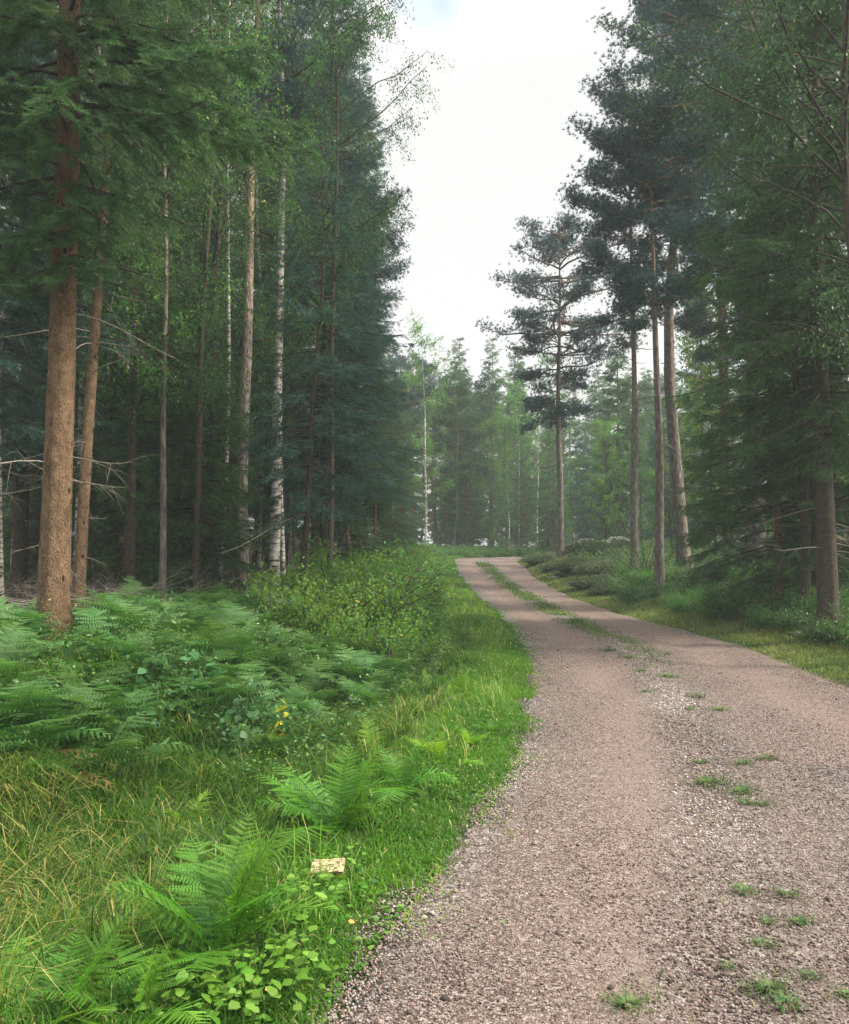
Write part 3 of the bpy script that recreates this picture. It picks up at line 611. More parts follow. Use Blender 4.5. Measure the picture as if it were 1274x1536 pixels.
def broad(key, seed, Ht=14, cb=4, Rm=2.2, r0=.1, nl=34, wob=.12, lean=(0, 0), mat='birch', bark='bark_birch', leaf=.05, nt2=14, nleaf=26, hang=.5, asc=.8, multi=0, tmpl=None, pts=None, hmax=None, bark2='bark_dark', cloud=.07):
    global rng
    rng = np.random.default_rng(seed)
    tmpl = tmpl or DIA
    P, rad = trunk_path(Ht, r0, wob, seed, lean, pts=pts)
    tm = trunk_mesh(key, P, rad, None, 10, seed, 2)
    hs = cb + (Ht - cb - .1) * rng.random(nl); az = np.arange(nl) * 2.399 + rng.normal(0, .5, nl)
    if hmax: k = hs < hmax; hs = hs[k]; az = az[k]; nl = len(hs)
    f = 1 - (hs - cb) / (Ht - cb); B = at_h(P, hs)
    if multi:
        B = B * 0 + np.stack([rng.normal(0, .05, nl), rng.normal(0, .05, nl), np.zeros(nl)], -1); f = rng.random(nl)
    L = Rm * (.25 + .8 * np.sin(np.clip(f + .1, 0, 1) * pi * .8)) * rng.uniform(.6, 1.15, nl)
    if multi: L = Rm * rng.uniform(.5, 1.1, nl)
    BP = branch_paths(B, az, L, (asc if not multi else rng.uniform(.6, 2.2, nl) * Ht / Rm * .45) + rng.normal(0, .15, nl), .25 + .2 * f)
    BP[:, 1:] += np.cumsum(rng.normal(0, .03 * Rm, (nl, 6, 3)), 1) * .6
    lm = MB(); tubes(lm, BP, (.003 + .008 * L)[:, None] * np.linspace(1, .25, 7)[None], 5)
    bi = np.repeat(np.arange(nl), nt2); s = .2 + .8 * rng.random(len(bi)); p, d = along(BP, bi, s)
    dr = norm(d * .5 + rng.normal(0, .6, (len(bi), 3)) - UP * hang * rng.uniform(.3, 1.3, (len(bi), 1)))
    tl = Rm * .26 * rng.uniform(.5, 1.3, len(bi)); e = p + dr * tl[:, None] - UP * (hang * .5 * tl)[:, None]; mid_ = p + dr * tl[:, None] * .5 - UP * (hang * .1 * tl)[:, None]
    tubes(lm, np.stack([p, mid_, e], 1), np.full((len(p), 1), .0035) * np.array([[1, .7, .4]]), 3)
    ti = np.repeat(np.arange(len(bi)), nleaf); u = rng.random(len(ti))[:, None]
    q = (1 - u) ** 2 * p[ti] + 2 * u * (1 - u) * mid_[ti] + u ** 2 * e[ti] + rng.normal(0, cloud, (len(ti), 3))
    dd = norm(rng.normal(0, 1, (len(ti), 3)) - UP * hang); cr = MB()
    rv = np.clip(.25 + .5 * rng.random(len(ti)) + .3 * (rng.random(nl)[bi][ti] - .5), 0, .95); rv[rng.random(len(ti)) > .985] = 1
    place(cr, tmpl, q, frames(dd, UP + rng.normal(0, .5, (len(ti), 3))), leaf * rng.uniform(.6, 1.25, len(ti)), rv)
    r = {'limbs': lm.mesh(key + '_limbs', M[bark2]), 'crown': cr.mesh(key + '_crown', M[mat])}
    if not multi: r['trunk'] = tm.mesh(key + '_trunk', M[bark], True)
    return r

T = {}
T['sp_tall'] = spruce('sp_tall', 11, 21, 2.6, 2.6, .17, 'mid', .33, 6, mat='spruce_blue', bark='bark_dark')
T['sp_tall2'] = spruce('sp_tall2', 12, 18, 1.8, 2.3, .13, 'mid', .32, 6, bark='bark_dark')
T['sp_mid'] = spruce('sp_mid', 13, 11, .8, 2.0, .09, 'mid', .30, 5, deadn=14)
T['sp_young'] = spruce('sp_young', 14, 6.5, .25, 1.6, .06, 'mid', .24, 5, dead=False, twig=.14)
T['sp_far'] = spruce('sp_far', 15, 17, 1.0, 2.5, .14, 'far', .38, 5, dead=False, side=8)
T['sp_far2'] = spruce('sp_far2', 16, 13, .5, 2.3, .12, 'far', .36, 5, dead=False, side=8, mat='spruce_blue')
T['pi_far'] = pine('pi_far', 21, 16, 7, 2.6, .15, 'far', 40)
T['pi_far2'] = pine('pi_far2', 22, 14, 5, 2.4, .13, 'far', 40, mat='spruce')
T['bi_far'] = broad('bi_far', 31, 16, 4, 2.4, .09, 40, leaf=.12, nleaf=16, mat='decid')
T['bi_far2'] = broad('bi_far2', 32, 13, 2, 2.6, .08, 44, leaf=.13, nleaf=16, mat='lime', bark='bark_dark')
T['bi_mid'] = broad('bi_mid', 33, 17, 3, 2.3, .07, 50, bark='bark_dark', leaf=.055, nt2=16, nleaf=30, hang=.7)
T['ro_mid'] = broad('ro_mid', 34, 9, 1.6, 2.0, .045, 34, leaf=.07, nt2=14, nleaf=26, mat='decid', bark='bark_dark', hang=.2)

def plant_tree(name, label, cat, key, x, y, sc_=1, rz=0, group=None, tilt=(0, 0), parts=None):
    t = T[key]; o = thing(name, label, cat, (x, y, float(H(x, y)) - .05), rz, group, sc_, tilt)
    for k in ('trunk', 'limbs', 'crown', 'dead_branches'):
        if k in t and (parts is None or k in parts): link({'trunk': 'trunk', 'limbs': 'branches', 'crown': 'crown', 'dead_branches': 'dead_branches'}[k], t[k], o)
    return o
X = lambda px, z: (px - 637) / 1200 * z

# --- the single trees of the picture
a_ = R
T['big_spruce'] = spruce('big_spruce', 41, 20, 4.4, 1.9, .152, 'near', .42, 4, twig=.15, side=26, fine=10, hmax=8.6, wob=.02, lean=(-.004, 0), deadn=8,
    extra=[(6.7, R(-12), 2.3, .05, .45), (6.3, R(-28), 2.6, .0, .4), (5.9, R(-8), 2.7, .0, .45), (5.7, R(-35), 2.2, -.05, .35), (7.1, R(-20), 2.5, .1, .4),
           (4.1, R(-100), .8, .0, .7), (4.2, R(-60), .9, .0, .7), (4.4, R(-130), 1.1, .0, .7), (5.0, R(-40), 1.1, .0, .6), (5.4, R(-75), .9, .0, .6), (6.0, R(-100), 1.1, 0, .6), (6.5, R(-70), 1.0, 0, .6), (5.1, R(-170), 1.5, 0, .5), (5.9, R(-175), 1.6, 0, .5), (4.5, R(170), 1.4, 0, .5), (6.4, R(170), 1.7, 0, .4), (6.6, R(-22), 2.4, .0, .5), (6.1, R(-18), 2.7, .0, .5), (5.2, R(-110), 1.0, .0, .5), (5.6, R(-140), 1.3, 0, .5), (6.2, R(-150), 1.6, 0, .4), (6.8, R(-130), 1.5, 0, .4), (4.9, R(-150), 1.2, 0, .5), (7.2, R(-165), 1.8, 0, .4)])
plant_tree('spruce_tree', 'large spruce with thick warm brown trunk above the bracken', 'tree', 'big_spruce', X(83, 8.3), 8.3)
T['lean_spruce'] = spruce('lean_spruce', 42, 17, 5.2, 1.8, .088, 'mid', .36, 4, side=16, fine=6, wob=.03, lean=(.03, 0), hmax=12, deadn=40)
plant_tree('spruce_tree', 'thin brown spruce leaning away just behind the thickest trunk', 'tree', 'lean_spruce', X(119, 11.5), 11.5)
T['birch_speck'] = broad('birch_speck', 43, 16, 5, 1.7, .055, 26, leaf=.05, nt2=12, nleaf=24, wob=.08, lean=(.01, 0))
plant_tree('birch_tree', 'very slim white birch stem in the gap between two brown spruce trunks', 'tree', 'birch_speck', X(113, 15), 15)
plant_tree('birch_tree', 'speckled white birch at the dark forest edge beyond the thickest trunk', 'tree', 'birch_speck', X(4, 13.5), 13.5, .95, 2)
T['slender'] = broad('slender', 44, 13, 3.5, 1.7, .06, 26, leaf=.06, nt2=12, nleaf=24, wob=.10, lean=(.018, 0), mat='decid', bark='bark_pine')
plant_tree('rowan_tree', 'slender pale stem curving up out of the bracken before dark spruces', 'tree', 'slender', X(243, 13.5), 13.5)
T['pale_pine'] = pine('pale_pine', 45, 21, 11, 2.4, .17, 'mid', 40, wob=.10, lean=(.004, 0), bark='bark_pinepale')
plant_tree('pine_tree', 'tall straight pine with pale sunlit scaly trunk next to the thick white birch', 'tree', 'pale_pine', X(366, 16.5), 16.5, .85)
T['left_birch'] = broad('left_birch', 46, 18, 5, 2.2, .12, 40, leaf=.055, nt2=16, nleaf=28, wob=.08, hang=.7)
plant_tree('birch_tree', 'stout birch with black and white bark between the pale pine and the road', 'tree', 'left_birch', X(410, 17.5), 17.5)
plant_tree('pine_tree', 'thin orange barked pine rising behind the stout white birch', 'tree', 'pi_far', X(431, 26), 26, 1.25, 1)
plant_tree('spruce_tree', 'slim pale birch stem beside the foot of the stout white birch', 'tree', 'birch_speck', X(427, 18.5), 18.5, 1, 2)  # a pale birch stem, not a spruce
plant_tree('birch_tree', 'slim pale birch stem between the pale pine and the stout birch', 'tree', 'birch_speck', X(389, 23), 23, 1.2, 4)
T['dark_lean'] = spruce('dark_lean', 47, 8.2, 2.0, 1.5, .062, 'mid', .3, 4, mat='spruce_blue', lean=(.035, 0), wob=.06, bark='bark_dark', deadn=10)
plant_tree('spruce_tree', 'small dark spruce with leaning bare lower stem over the green bank', 'tree', 'dark_lean', X(450, 13.5), 13.5)
plant_tree('spruce_tree', 'dark spruce stem behind the leaning small spruce', 'tree', 'sp_tall', X(488, 21), 21, .9, 4)

plant_tree('birch_tree', 'thin white birch stem standing free before the pale pine', 'tree', 'birch_speck', X(330, 16), 16, 1, 5)
# right hand pines
T['lone_pine'] = pine('lone_pine', 51, 15.2, 6.0, 2.9, .17, 'mid', 80, wob=.06, fill=.7, tier=1)
plant_tree('pine_tree', 'round topped pine by itself beside the road crest', 'tree', 'lone_pine', X(841, 36), 36, 1, 2.6)
T['pine_b'] = pine('pine_b', 52, 17.5, 8.5, 2.3, .15, 'mid', 52, wob=.05, fill=.85)
plant_tree('pine_tree', 'straight grey pine standing among the bare multi stemmed shrub', 'tree', 'pine_b', X(952, 27), 27, .92, 1)
T['pine_c'] = pine('pine_c', 53, 14.2, 8.3, 2.1, .145, 'mid', 52, wob=.05, lean=(-.006, 0), fill=.85)
plant_tree('pine_tree', 'straight grey pine rising out of the low bilberry scrub', 'tree', 'pine_c', X(988, 22), 22, .95, 0)
T['pine_d'] = pine('pine_d', 54, 21, 9.5, 2.15, .21, 'mid', 54, wob=.05, pts=[(0, 0), (6, -.35), (8.5, -.3), (11, 0), (21, .5)], fill=.95)
plant_tree('pine_tree', 'curved reddish pine trunk behind the straight grey pine', 'tree', 'pine_d', X(1027, 24), 24, 1, 0)
T['pine_e'] = pine('pine_e', 55, 24, 7, 3.4, .22, 'mid', 84, wob=.06, fill=1.2)
plant_tree('pine_tree', 'tall dark pine rising behind the drooping spruces', 'tree', 'pine_e', X(1133, 19), 19, 1, 1)
plant_tree('pine_tree', 'tall pine whose crown hangs over the group of four slim pines', 'tree', 'pine_e', X(1095, 27), 27, .95, 3)
T['spruce_r'] = spruce('spruce_r', 56, 19, 3.2, 2.5, .155, 'mid', .36, 6, mat='spruce', bark='bark_dark', side=18, fine=4, lean=(-.004, 0), wob=.03, hmax=14)  # dark bark here: the shade on this trunk is put into the colour
plant_tree('spruce_tree', 'thick dark trunked spruce standing in the undergrowth at the grass verge', 'tree', 'spruce_r', X(1240, 13), 13)
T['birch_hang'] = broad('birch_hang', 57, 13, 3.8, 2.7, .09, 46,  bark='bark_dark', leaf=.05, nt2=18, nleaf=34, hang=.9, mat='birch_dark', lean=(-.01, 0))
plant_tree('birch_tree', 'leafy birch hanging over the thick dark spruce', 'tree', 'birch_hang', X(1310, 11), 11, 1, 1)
plant_tree('spruce_tree', 'drooping young spruce whose lowest boughs reach the undergrowth', 'tree', 'sp_mid', X(1165, 15.5), 15.5, 1.0, 1)
plant_tree('spruce_tree', 'half grown spruce beside the curved reddish pine', 'tree', 'sp_young', X(1090, 20), 20, .9, 3)
plant_tree('spruce_tree', 'small spruce filling the gap beyond the thick dark trunk', 'tree', 'sp_young', X(1225, 16), 16, .9, 2)
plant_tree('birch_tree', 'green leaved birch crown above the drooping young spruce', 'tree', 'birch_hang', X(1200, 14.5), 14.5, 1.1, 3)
plant_tree('spruce_tree', 'tall spruce partly cut off at the edge beyond the thick dark trunk', 'tree', 'sp_tall2', X(1300, 15), 15, 1.0, 1)
plant_tree('rowan_tree', 'yellow green broadleaf tree at the far edge of the thick dark trunk', 'tree', 'bi_far2', X(1290, 20), 20, .8, 2)
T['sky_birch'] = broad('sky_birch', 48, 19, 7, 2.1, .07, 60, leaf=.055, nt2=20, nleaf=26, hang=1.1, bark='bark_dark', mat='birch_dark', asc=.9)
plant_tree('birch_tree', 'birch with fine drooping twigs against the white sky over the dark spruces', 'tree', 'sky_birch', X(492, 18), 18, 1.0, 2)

# --- background and fill trees (shared meshes)
fill = random.Random(5)
LM = [(0, 'the speckled edge birch'), (83, 'the thickest trunk'), (175, 'the dark gap beside the thickest trunk'), (243, 'the slender pale stem'), (305, 'the shade before the pale pine'), (366, 'the pale straight pine'),
      (410, 'the stout white birch'), (450, 'the leaning small spruce'), (510, 'the green bank'), (575, 'the road bend verge'), (637, 'the white stemmed birch'), (690, 'the road crest'), (740, 'the grass strip crest'),
      (790, 'the heather edge'), (841, 'the lone pine'), (900, 'the boulder'), (952, 'the first slim grey pine'), (988, 'the second slim grey pine'), (1027, 'the curved reddish pine'), (1085, 'the half grown spruce'), (1133, 'the tall dark pine'), (1185, 'the drooping young spruce'), (1240, 'the thick dark spruce trunk')]
def where(px, z, steps):
    lm = min(LM, key=lambda a: abs(a[0] - px))[1]
    return steps[min(len(steps) - 1, sum(z > s[0] for s in steps[:-1]))][1] + ' ' + lm
FOREST = [(17, 'just beyond'), (24, 'some way behind'), (33, 'far behind'), (99, 'deepest in the forest behind')]
def scatter(items, group, label, name, cat, keys, s0, s1):
    for px, z in items:
        short = ' '.join(label.split()[:4]) + ' ' + where(px, z, FOREST if z < 50 else [(62, 'low down behind'), (72, 'in the second row behind'), (86, 'in the third row behind'), (199, 'in the last row behind')])
        plant_tree(name, short, cat, fill.choice(keys), X(px, z), z, fill.uniform(s0, s1), fill.uniform(0, 6.28), group)
# left forest edge facing the sky gap: the tall crowns that end near x=600
scatter([(535, 30), (512, 37), (548, 42)], 'tall spruces framing the sky', 'tall sky edge spruce', 'spruce_tree', 'tree', ['sp_tall'], .85, 1.0)
scatter([(500, 25), (470, 29), (535, 34)], 'tall pines framing the sky', 'tall sky edge pine', 'pine_tree', 'tree', ['pine_b', 'pine_d'], .8, .95)
scatter([(600, 47), (585, 38), (560, 27), (520, 22)], 'young spruces at the road bend', 'young bushy edge spruce', 'spruce_tree', 'tree', ['sp_mid'], .7, .95)
scatter([(-60, 12), (30, 17), (170, 19), (215, 17), (290, 20), (325, 27), (398, 27), (250, 26), (140, 25), (60, 24), (440, 34), (10, 29), (200, 33), (300, 34), (385, 40), (100, 36)],
        'dark spruces inside the forest', 'tall dark forest spruce', 'spruce_tree', 'tree', ['sp_tall', 'sp_tall2'], .8, 1.1)
scatter([(295, 15.5), (190, 15), (312, 22.5), (270, 23), (150, 30), (350, 31), (460, 40), (230, 40), (40, 20), (90, 21), (410, 29), (480, 45), (330, 48), (180, 48), (50, 45), (-10, 38)],
        'understorey spruces in the forest', 'bushy green understorey spruce', 'spruce_tree', 'tree', ['sp_mid', 'sp_young'], .7, 1.1)
scatter([(308, 16.5), (220, 20), (160, 16.5), (265, 18), (430, 22), (300, 28), (120, 19), (400, 33), (490, 30), (290, 14.5), (200, 14), (320, 22.5), (245, 22), (470, 24), (380, 27)],
        'green broadleaf trees in the forest', 'light green broadleaf tree', 'rowan_tree', 'tree', ['ro_mid', 'bi_mid'], .8, 1.2)
scatter([(150, 21), (164, 22), (95, 20), (205, 27), (240, 30), (20, 19)], 'thin birch stems in the forest shade', 'thin pale birch stem', 'birch_tree', 'tree', ['birch_speck'], .9, 1.1)
# centre background
plant_tree('birch_tree', 'white stemmed birch before the dark forest wall where the road ends', 'tree', 'bi_far', X(637, 52), 52, .92, 1)
ctr = []
for row, (z, a, b, st) in enumerate([(58, 570, 860, 27), (66, 560, 1000, 30), (78, 540, 1100, 34), (92, 520, 1200, 44)]):
    for px in range(a, b, st): ctr.append((px + fill.uniform(-10, 10), z + fill.uniform(-3, 3)))
for i, it in enumerate(ctr):
    z = it[1]; k = fill.random()
    hh = {0: .85, 1: 1.0, 2: 1.15, 3: 1.35}[0 if z < 62 else 1 if z < 72 else 2 if z < 86 else 3]
    if k < .36: scatter([it], 'spruces behind the road end', 'hazy dark green spruce', 'spruce_tree', 'tree', ['sp_far'], hh * .8, hh * 1.02)
    elif k < .48: scatter([it], 'pines behind the road end', 'hazy blue green pine', 'pine_tree', 'tree', ['pi_far', 'pi_far2'], hh * .85, hh * 1.0)
    else: scatter([it], 'broadleaf trees behind the road end', 'hazy pale broadleaf tree', 'birch_tree', 'tree', ['bi_far', 'bi_far2'], hh * .75, hh * 1.0)
scatter([(700, 55), (670, 56), (740, 54), (790, 55), (825, 52)], 'young spruces behind the road end', 'young bushy low spruce', 'spruce_tree', 'tree', ['sp_mid'], .55, .8)
# behind the right pines
scatter([(880, 50), (930, 46), (905, 60), (1000, 42), (1060, 38), (1180, 33), (1000, 55), (1100, 50), (1240, 36), (1200, 46)],
        'spruces behind the slim pines', 'half shaded green spruce', 'spruce_tree', 'tree', ['sp_far', 'sp_far2', 'sp_mid'], .55, .85)
scatter([(860, 46), (910, 42), (960, 38), (1010, 34), (1075, 30), (1150, 26), (1040, 44), (960, 50)],
        'light broadleaf trees behind the slim pines', 'light green broadleaf sapling', 'birch_tree', 'tree', ['ro_mid', 'bi_far2'], .5, .8)
scatter([(1160, 32), (1230, 27)], 'tall pines behind the dark pine', 'tall background pine tree', 'pine_tree', 'tree', ['pine_b', 'pine_e'], .85, 1.0)

# ------------------------------------------------------------------ shrubs and low plants
T['shrub_bare'] = broad('shrub_bare', 61, 3.0, .2, 1.3, .03, 16, leaf=.045, nt2=10, nleaf=7, hang=-.2, multi=1, mat='birch')
T['shrub_leafy'] = broad('shrub_leafy', 62, 1.0, .1, .8, .03, 26, leaf=.045, nt2=12, nleaf=24, hang=0, multi=1, mat='lime', tmpl=LEAF)
T['shrub_green'] = broad('shrub_green', 63, .9, .1, .75, .03, 26, leaf=.042, nt2=12, nleaf=24, hang=0, multi=1, mat='decid', tmpl=LEAF)
T['bilberry'] = broad('bilberry', 64, .6, .05, .75, .02, 34, leaf=.045, nt2=12, nleaf=16, hang=-.2, multi=1, mat='bilberry', tmpl=LEAF)
T['bilberry2'] = broad('bilberry2', 65, .75, .05, .7, .02, 34, leaf=.055, nt2=12, nleaf=14, hang=-.2, multi=1, mat='decid', tmpl=LEAF)
T['bramble'] = broad('bramble', 66, .75, .05, .7, .015, 12, leaf=.075, nt2=7, nleaf=6, hang=.1, multi=1, mat='bramble', tmpl=leaf_t(.75), bark2='bark_stem')
T['yellow_sap'] = broad('yellow_sap', 67, .6, .05, .3, .015, 5, leaf=.08, nt2=4, nleaf=4, hang=.1, multi=1, mat='yellow', tmpl=leaf_t(.7), bark2='bark_stem', cloud=.03)
T['sapling'] = broad('sapling', 68, 2.0, .3, .7, .012, 12, leaf=.05, nt2=6, nleaf=5, hang=0, mat='decid', bark='bark_dark')
def shrub(name, label, key, px, z, s=1, group=None, dx=0):
    return plant_tree(name, label, 'shrub', key, X(px, z), z, s, fill.uniform(0, 6.28), group)
shrub('shrub', 'airy shrub with many thin bare stems between the two straight grey pines', 'shrub_bare', 968, 25, 1.3)
shrub('shrub', 'thin leaved shrub behind the lone pine and rocks', 'shrub_bare', 905, 34, 1.0)
for px, z, s in [(500, 12.5, 1), (545, 14, 1), (580, 16, 1), (540, 18, 1.1), (600, 20, 1.1), (560, 22, 1.2), (585, 26, 1.2), (515, 16, 1), (600, 14, .8), (590, 11.5, .7), (615, 18, .8), (560, 11.5, .8), (600, 31, 1.2), (605, 38, 1.3), (540, 27, 1.2), (470, 12, 1.1), (520, 13, 1.1), (560, 15, 1.1), (490, 14.5, 1.2), (530, 11.5, .9), (575, 13, .9), (545, 16, 1.2), (510, 19, 1.2), (590, 23, 1.2)]:
    shrub('shrub', 'light green leafy shrub ' + where(px, z, [(13, 'at the front of the bank by'), (16, 'in the middle of the bank by'), (20, 'higher on the bank by'), (99, 'far up the bank by')]), fill.choice(['shrub_leafy', 'shrub_green', 'shrub_leafy']), px, z, s * 1.4, 'light green shrubs on the bank')
for i in range(90):
    z = fill.uniform(11.5, 25); x0 = float(Rx(z)) + 1.3 + fill.random() ** 1.4 * (1.5 + .14 * z); 
    plant_tree('bilberry_shrub', 'low leafy bilberry shrub ' + where(637 + x0 / z * 1200, z, [(14, 'nearest the verge by'), (17.5, 'on the bank by'), (21, 'in the shade by'), (99, 'up the bank by')]), 'shrub', fill.choice(['bilberry', 'bilberry2', 'shrub_green', 'bilberry']), x0, z, fill.uniform(.6, 1.1), fill.uniform(0, 6.28), 'bilberry shrubs on the pine bank')
for i in range(26):
    z = fill.uniform(50, 54); 
    plant_tree('low_shrub', 'low dark shrub along the foot of the forest wall at the road end', 'shrub', 'bilberry2', X(fill.uniform(590, 800), z), z, fill.uniform(.8, 1.3), fill.uniform(0, 6.28), 'low shrubs at the foot of the forest wall')
for px, z, s in [(255, 6.9, 1), (300, 6.6, .9), (345, 7.2, .8), (225, 7.4, .9)]:
    shrub('bramble_bush', 'bramble with broad blue green leaves under the bracken', 'bramble', px, z, s, 'brambles under the bracken')
shrub('sapling', 'small sapling with bright yellow leaves in front of the bracken', 'yellow_sap', 410, 7.0, 1.0)
shrub('sapling', 'wispy sapling standing up from the light green bank', 'sapling', 585, 10.5, 1.0)

# heather
def heather(key, seed, n=900):
    global rng
    rng = np.random.default_rng(seed); mb = MB()
    a = rng.random(n) * 2 * pi; rr = .6 * np.sqrt(rng.random(n)); x = rr * np.cos(a); y = rr * np.sin(a); h = (.40 * np.sqrt(np.clip(1 - (rr / .61) ** 2, 0, 1)) + .05) * rng.uniform(.6, 1.2, n)
    P = np.stack([np.stack([x * .6, y * .6, 0 * x - .05], -1), np.stack([x * .85, y * .85, h * .5], -1), np.stack([x * 1.12, y * 1.12, h], -1)], 1)
    tubes(mb, P, np.full((n, 3), .004) * np.array([[1, .8, .4]]), 3, .2)
    ti = np.repeat(np.arange(n), 12); u = rng.uniform(.35, 1, len(ti))[:, None]; q = P[ti, 1] * (1 - u) + P[ti, 2] * u + rng.normal(0, .012, (len(ti), 3))
    place(mb, DIA, q, frames(norm(rng.normal(0, 1, (len(ti), 3)) + UP), UP + rng.normal(0, .6, (len(ti), 3))), rng.uniform(.02, .05, len(ti)), rng.random(len(ti)))
    return mb.mesh(key, M['heather'])
HM = [heather('heather', 71), heather('heather', 72)]
for px, z, s in [(815, 37, 2.0), (838, 33, 1.6), (870, 31, 2.2), (900, 29, 1.8), (885, 36, 2), (915, 34, 1.8), (860, 38, 1.8), (893, 26, 1.7), (915, 24, 1.3), (935, 32, 1.6), (805, 43, 1.6), (925, 38, 2)]:
    x = X(px, z); o = link('heather_bush', HM[fill.randint(0, 1)]); o.location = (x, z, float(H(x, z))); o.scale = (s * .85, s * .8, s * .52); o.rotation_euler.z = fill.uniform(0, 6)
    tag(o, 'brown green heather mound ' + where(px, z, [(27, 'low down before'), (33, 'in front of'), (37, 'beside'), (99, 'behind')]), 'shrub', 'heather mounds on the rocky rise')
# rocks
def rock(key, seed):
    import bmesh
    bm = bmesh.new(); bmesh.ops.create_icosphere(bm, subdivisions=4, radius=1); r = np.random.default_rng(seed); ph = r.uniform(0, 6, 9)
    for v in bm.verts:
        c = v.co; k = 1 + .16 * sin(2.3 * c.x + ph[0]) + .14 * sin(3.1 * c.y + ph[1] + c.x) + .08 * sin(6 * c.z + ph[2] + 2 * c.y) + .04 * sin(11 * c.x + ph[3]) + .03 * sin(14 * c.y + ph[4])
        c *= k; c.z = c.z * .55
    me = bpy.data.meshes.new(key); bm.to_mesh(me); bm.free(); me.materials.append(M['rock'])
    me.polygons.foreach_set('use_smooth', np.ones(len(me.polygons), bool)); return me
for px, z, s, lab in [(905, 38, 1.0, 'dark overhanging boulder on top of the heather rise'), (930, 40, .9, 'pale lichen covered rock at the top of the heather rise'), (880, 40, .7, 'low pale rock slab behind the lone pine'),
                      (835, 31, .35, 'flat pale stone in the sandy edge below the heather'), (878, 28, .5, 'small flat rock below the heather mounds'), (1195, 13.6, .2, 'grey stone hidden among the leaves near the thick dark trunk')]:
    x = X(px, z); o = link('rock', rock('rock', int(px))); o.location = (x, z, float(H(x, z)) + .12 * s); o.scale = (s, s * .8, s * (.8 if s > .6 else .5)); o.rotation_euler.z = px
    tag(o, lab, 'rock')

# undergrowth: uncountable low leaves over both banks
def build_under():
    global rng
    rng = np.random.default_rng(81)
    mb = MB()
    def put(n, x, y, h, size, lo, hi):
        q = np.stack([x, y, H(x, y) + h], -1); dd = norm(rng.normal(0, 1, (n, 3)) * np.array([1, 1, .5]))
        place(mb, LEAF, q, frames(dd, UP + rng.normal(0, .35, (n, 3))), size, rng.uniform(lo, hi, n))
    n = 90000; y = 11 + 30 * rng.random(n) ** 1.3; d = 1.0 + 6.5 * rng.random(n) ** 1.2; x = Rx(y) + d
    k = (fbm(x, y, .8) > -.45); x, y, d = x[k], y[k], d[k]; n = len(x)
    put(n, x, y, rng.random(n) ** 1.5 * .32 * np.clip((d - 1.1) / 1, .1, 1) * (1 + .4 * fbm(x, y, 1.4)), .02 + .0016 * y + .02 * rng.random(n), 0, 1)
    n = 60000; y = 9 + 42 * rng.random(n) ** 1.2; d = 1.5 + 5 * rng.random(n); x = Lx(y) - d
    put(n, x, y, rng.random(n) ** 1.3 * .4 * (1 + .4 * fbm(x, y, 1.4)), .02 + .0016 * y + .02 * rng.random(n), 0, 1)
    n = 80000; y = 5.0 + 9 * rng.random(n) ** 1.2; d = 1.2 + 4.2 * rng.random(n); x = Lx(y) - d
    k = (fbm(x, y, 1.1) > -.35) & (rng.random(n) < np.clip((y - 4.7) / 3, 0, 1)); x, y = x[k], y[k]; n = len(x)
    put(n, x, y, .04 + rng.random(n) ** 1.2 * .42 * (1 + .4 * fbm(x, y, 1.9)), .022 + .03 * rng.random(n) ** 2, .1, .95)
    tag(link('undergrowth', mb.mesh('undergrowth', M['bilberry'])), 'low green leafy undergrowth covering both banks', 'undergrowth', kind='stuff')
    # needles and leaf litter, forest floor
    mb = MB(); n = 60000; y = 6 + 30 * rng.random(n); x = Lx(y) - 4.2 - 12 * rng.random(n)
    q = np.stack([x, y, H(x, y) + .02], -1); place(mb, DIA, q, frames(norm(rng.normal(0, 1, (n, 3)) * np.array([1, 1, .25])), UP + rng.normal(0, .3, (n, 3))), rng.uniform(.02, .07, n), rng.random(n))
    tag(link('leaf_litter', mb.mesh('leaf_litter', M['litter'])), 'brown leaf litter on the shaded forest floor', 'leaf litter', kind='stuff')
    mb = MB(); n = 2600; y = 2.4 + 12 * rng.random(n) ** 1.4; x = Lx(y) + (Rx(y) - Lx(y)) * rng.random(n); k = np.abs(x) < y * .6 + .4; x, y = x[k], y[k]; n = len(x)
    q = np.stack([x, y, road_z(x, y) + .008], -1); place(mb, leaf_t(.3), q, frames(norm(rng.normal(0, 1, (n, 3)) * np.array([1, 1, .08])), UP + rng.normal(0, .15, (n, 3))), rng.uniform(.008, .028, n), rng.random(n) ** 1.5)
    tag(link('road_litter', mb.mesh('road_litter', M['litter'])), 'scattered brown needles and leaf scraps lying on the gravel', 'leaf litter', kind='stuff')
    # clover and herbs along the near verge
    mb = MB(); n = 16000; y = 2.3 + 7 * rng.random(n) ** 1.3; d = .0 + 1.5 * rng.random(n) ** 1.2; x = Lx(y) - d
    k = rng.random(n) < np.clip(.25 + .5 * fbm(x, y, 2.0), .05, 1); x, y, d = x[k], y[k], d[k]; n = len(x)
    h = rng.uniform(.015, .12, n) * np.clip(d / .5, .25, 1)
    q = np.stack([x, y, H(x, y) + h], -1)
    place(mb, leaf_t(.95), q, frames(norm(rng.normal(0, 1, (n, 3)) * np.array([1, 1, .2])), UP + rng.normal(0, .3, (n, 3))), rng.uniform(.012, .034, n), rng.random(n))
    tag(link('small_herbs', mb.mesh('small_herbs', M['herb'])), 'small round green herb leaves growing through the near verge grass', 'herbs', kind='stuff')
build_under()
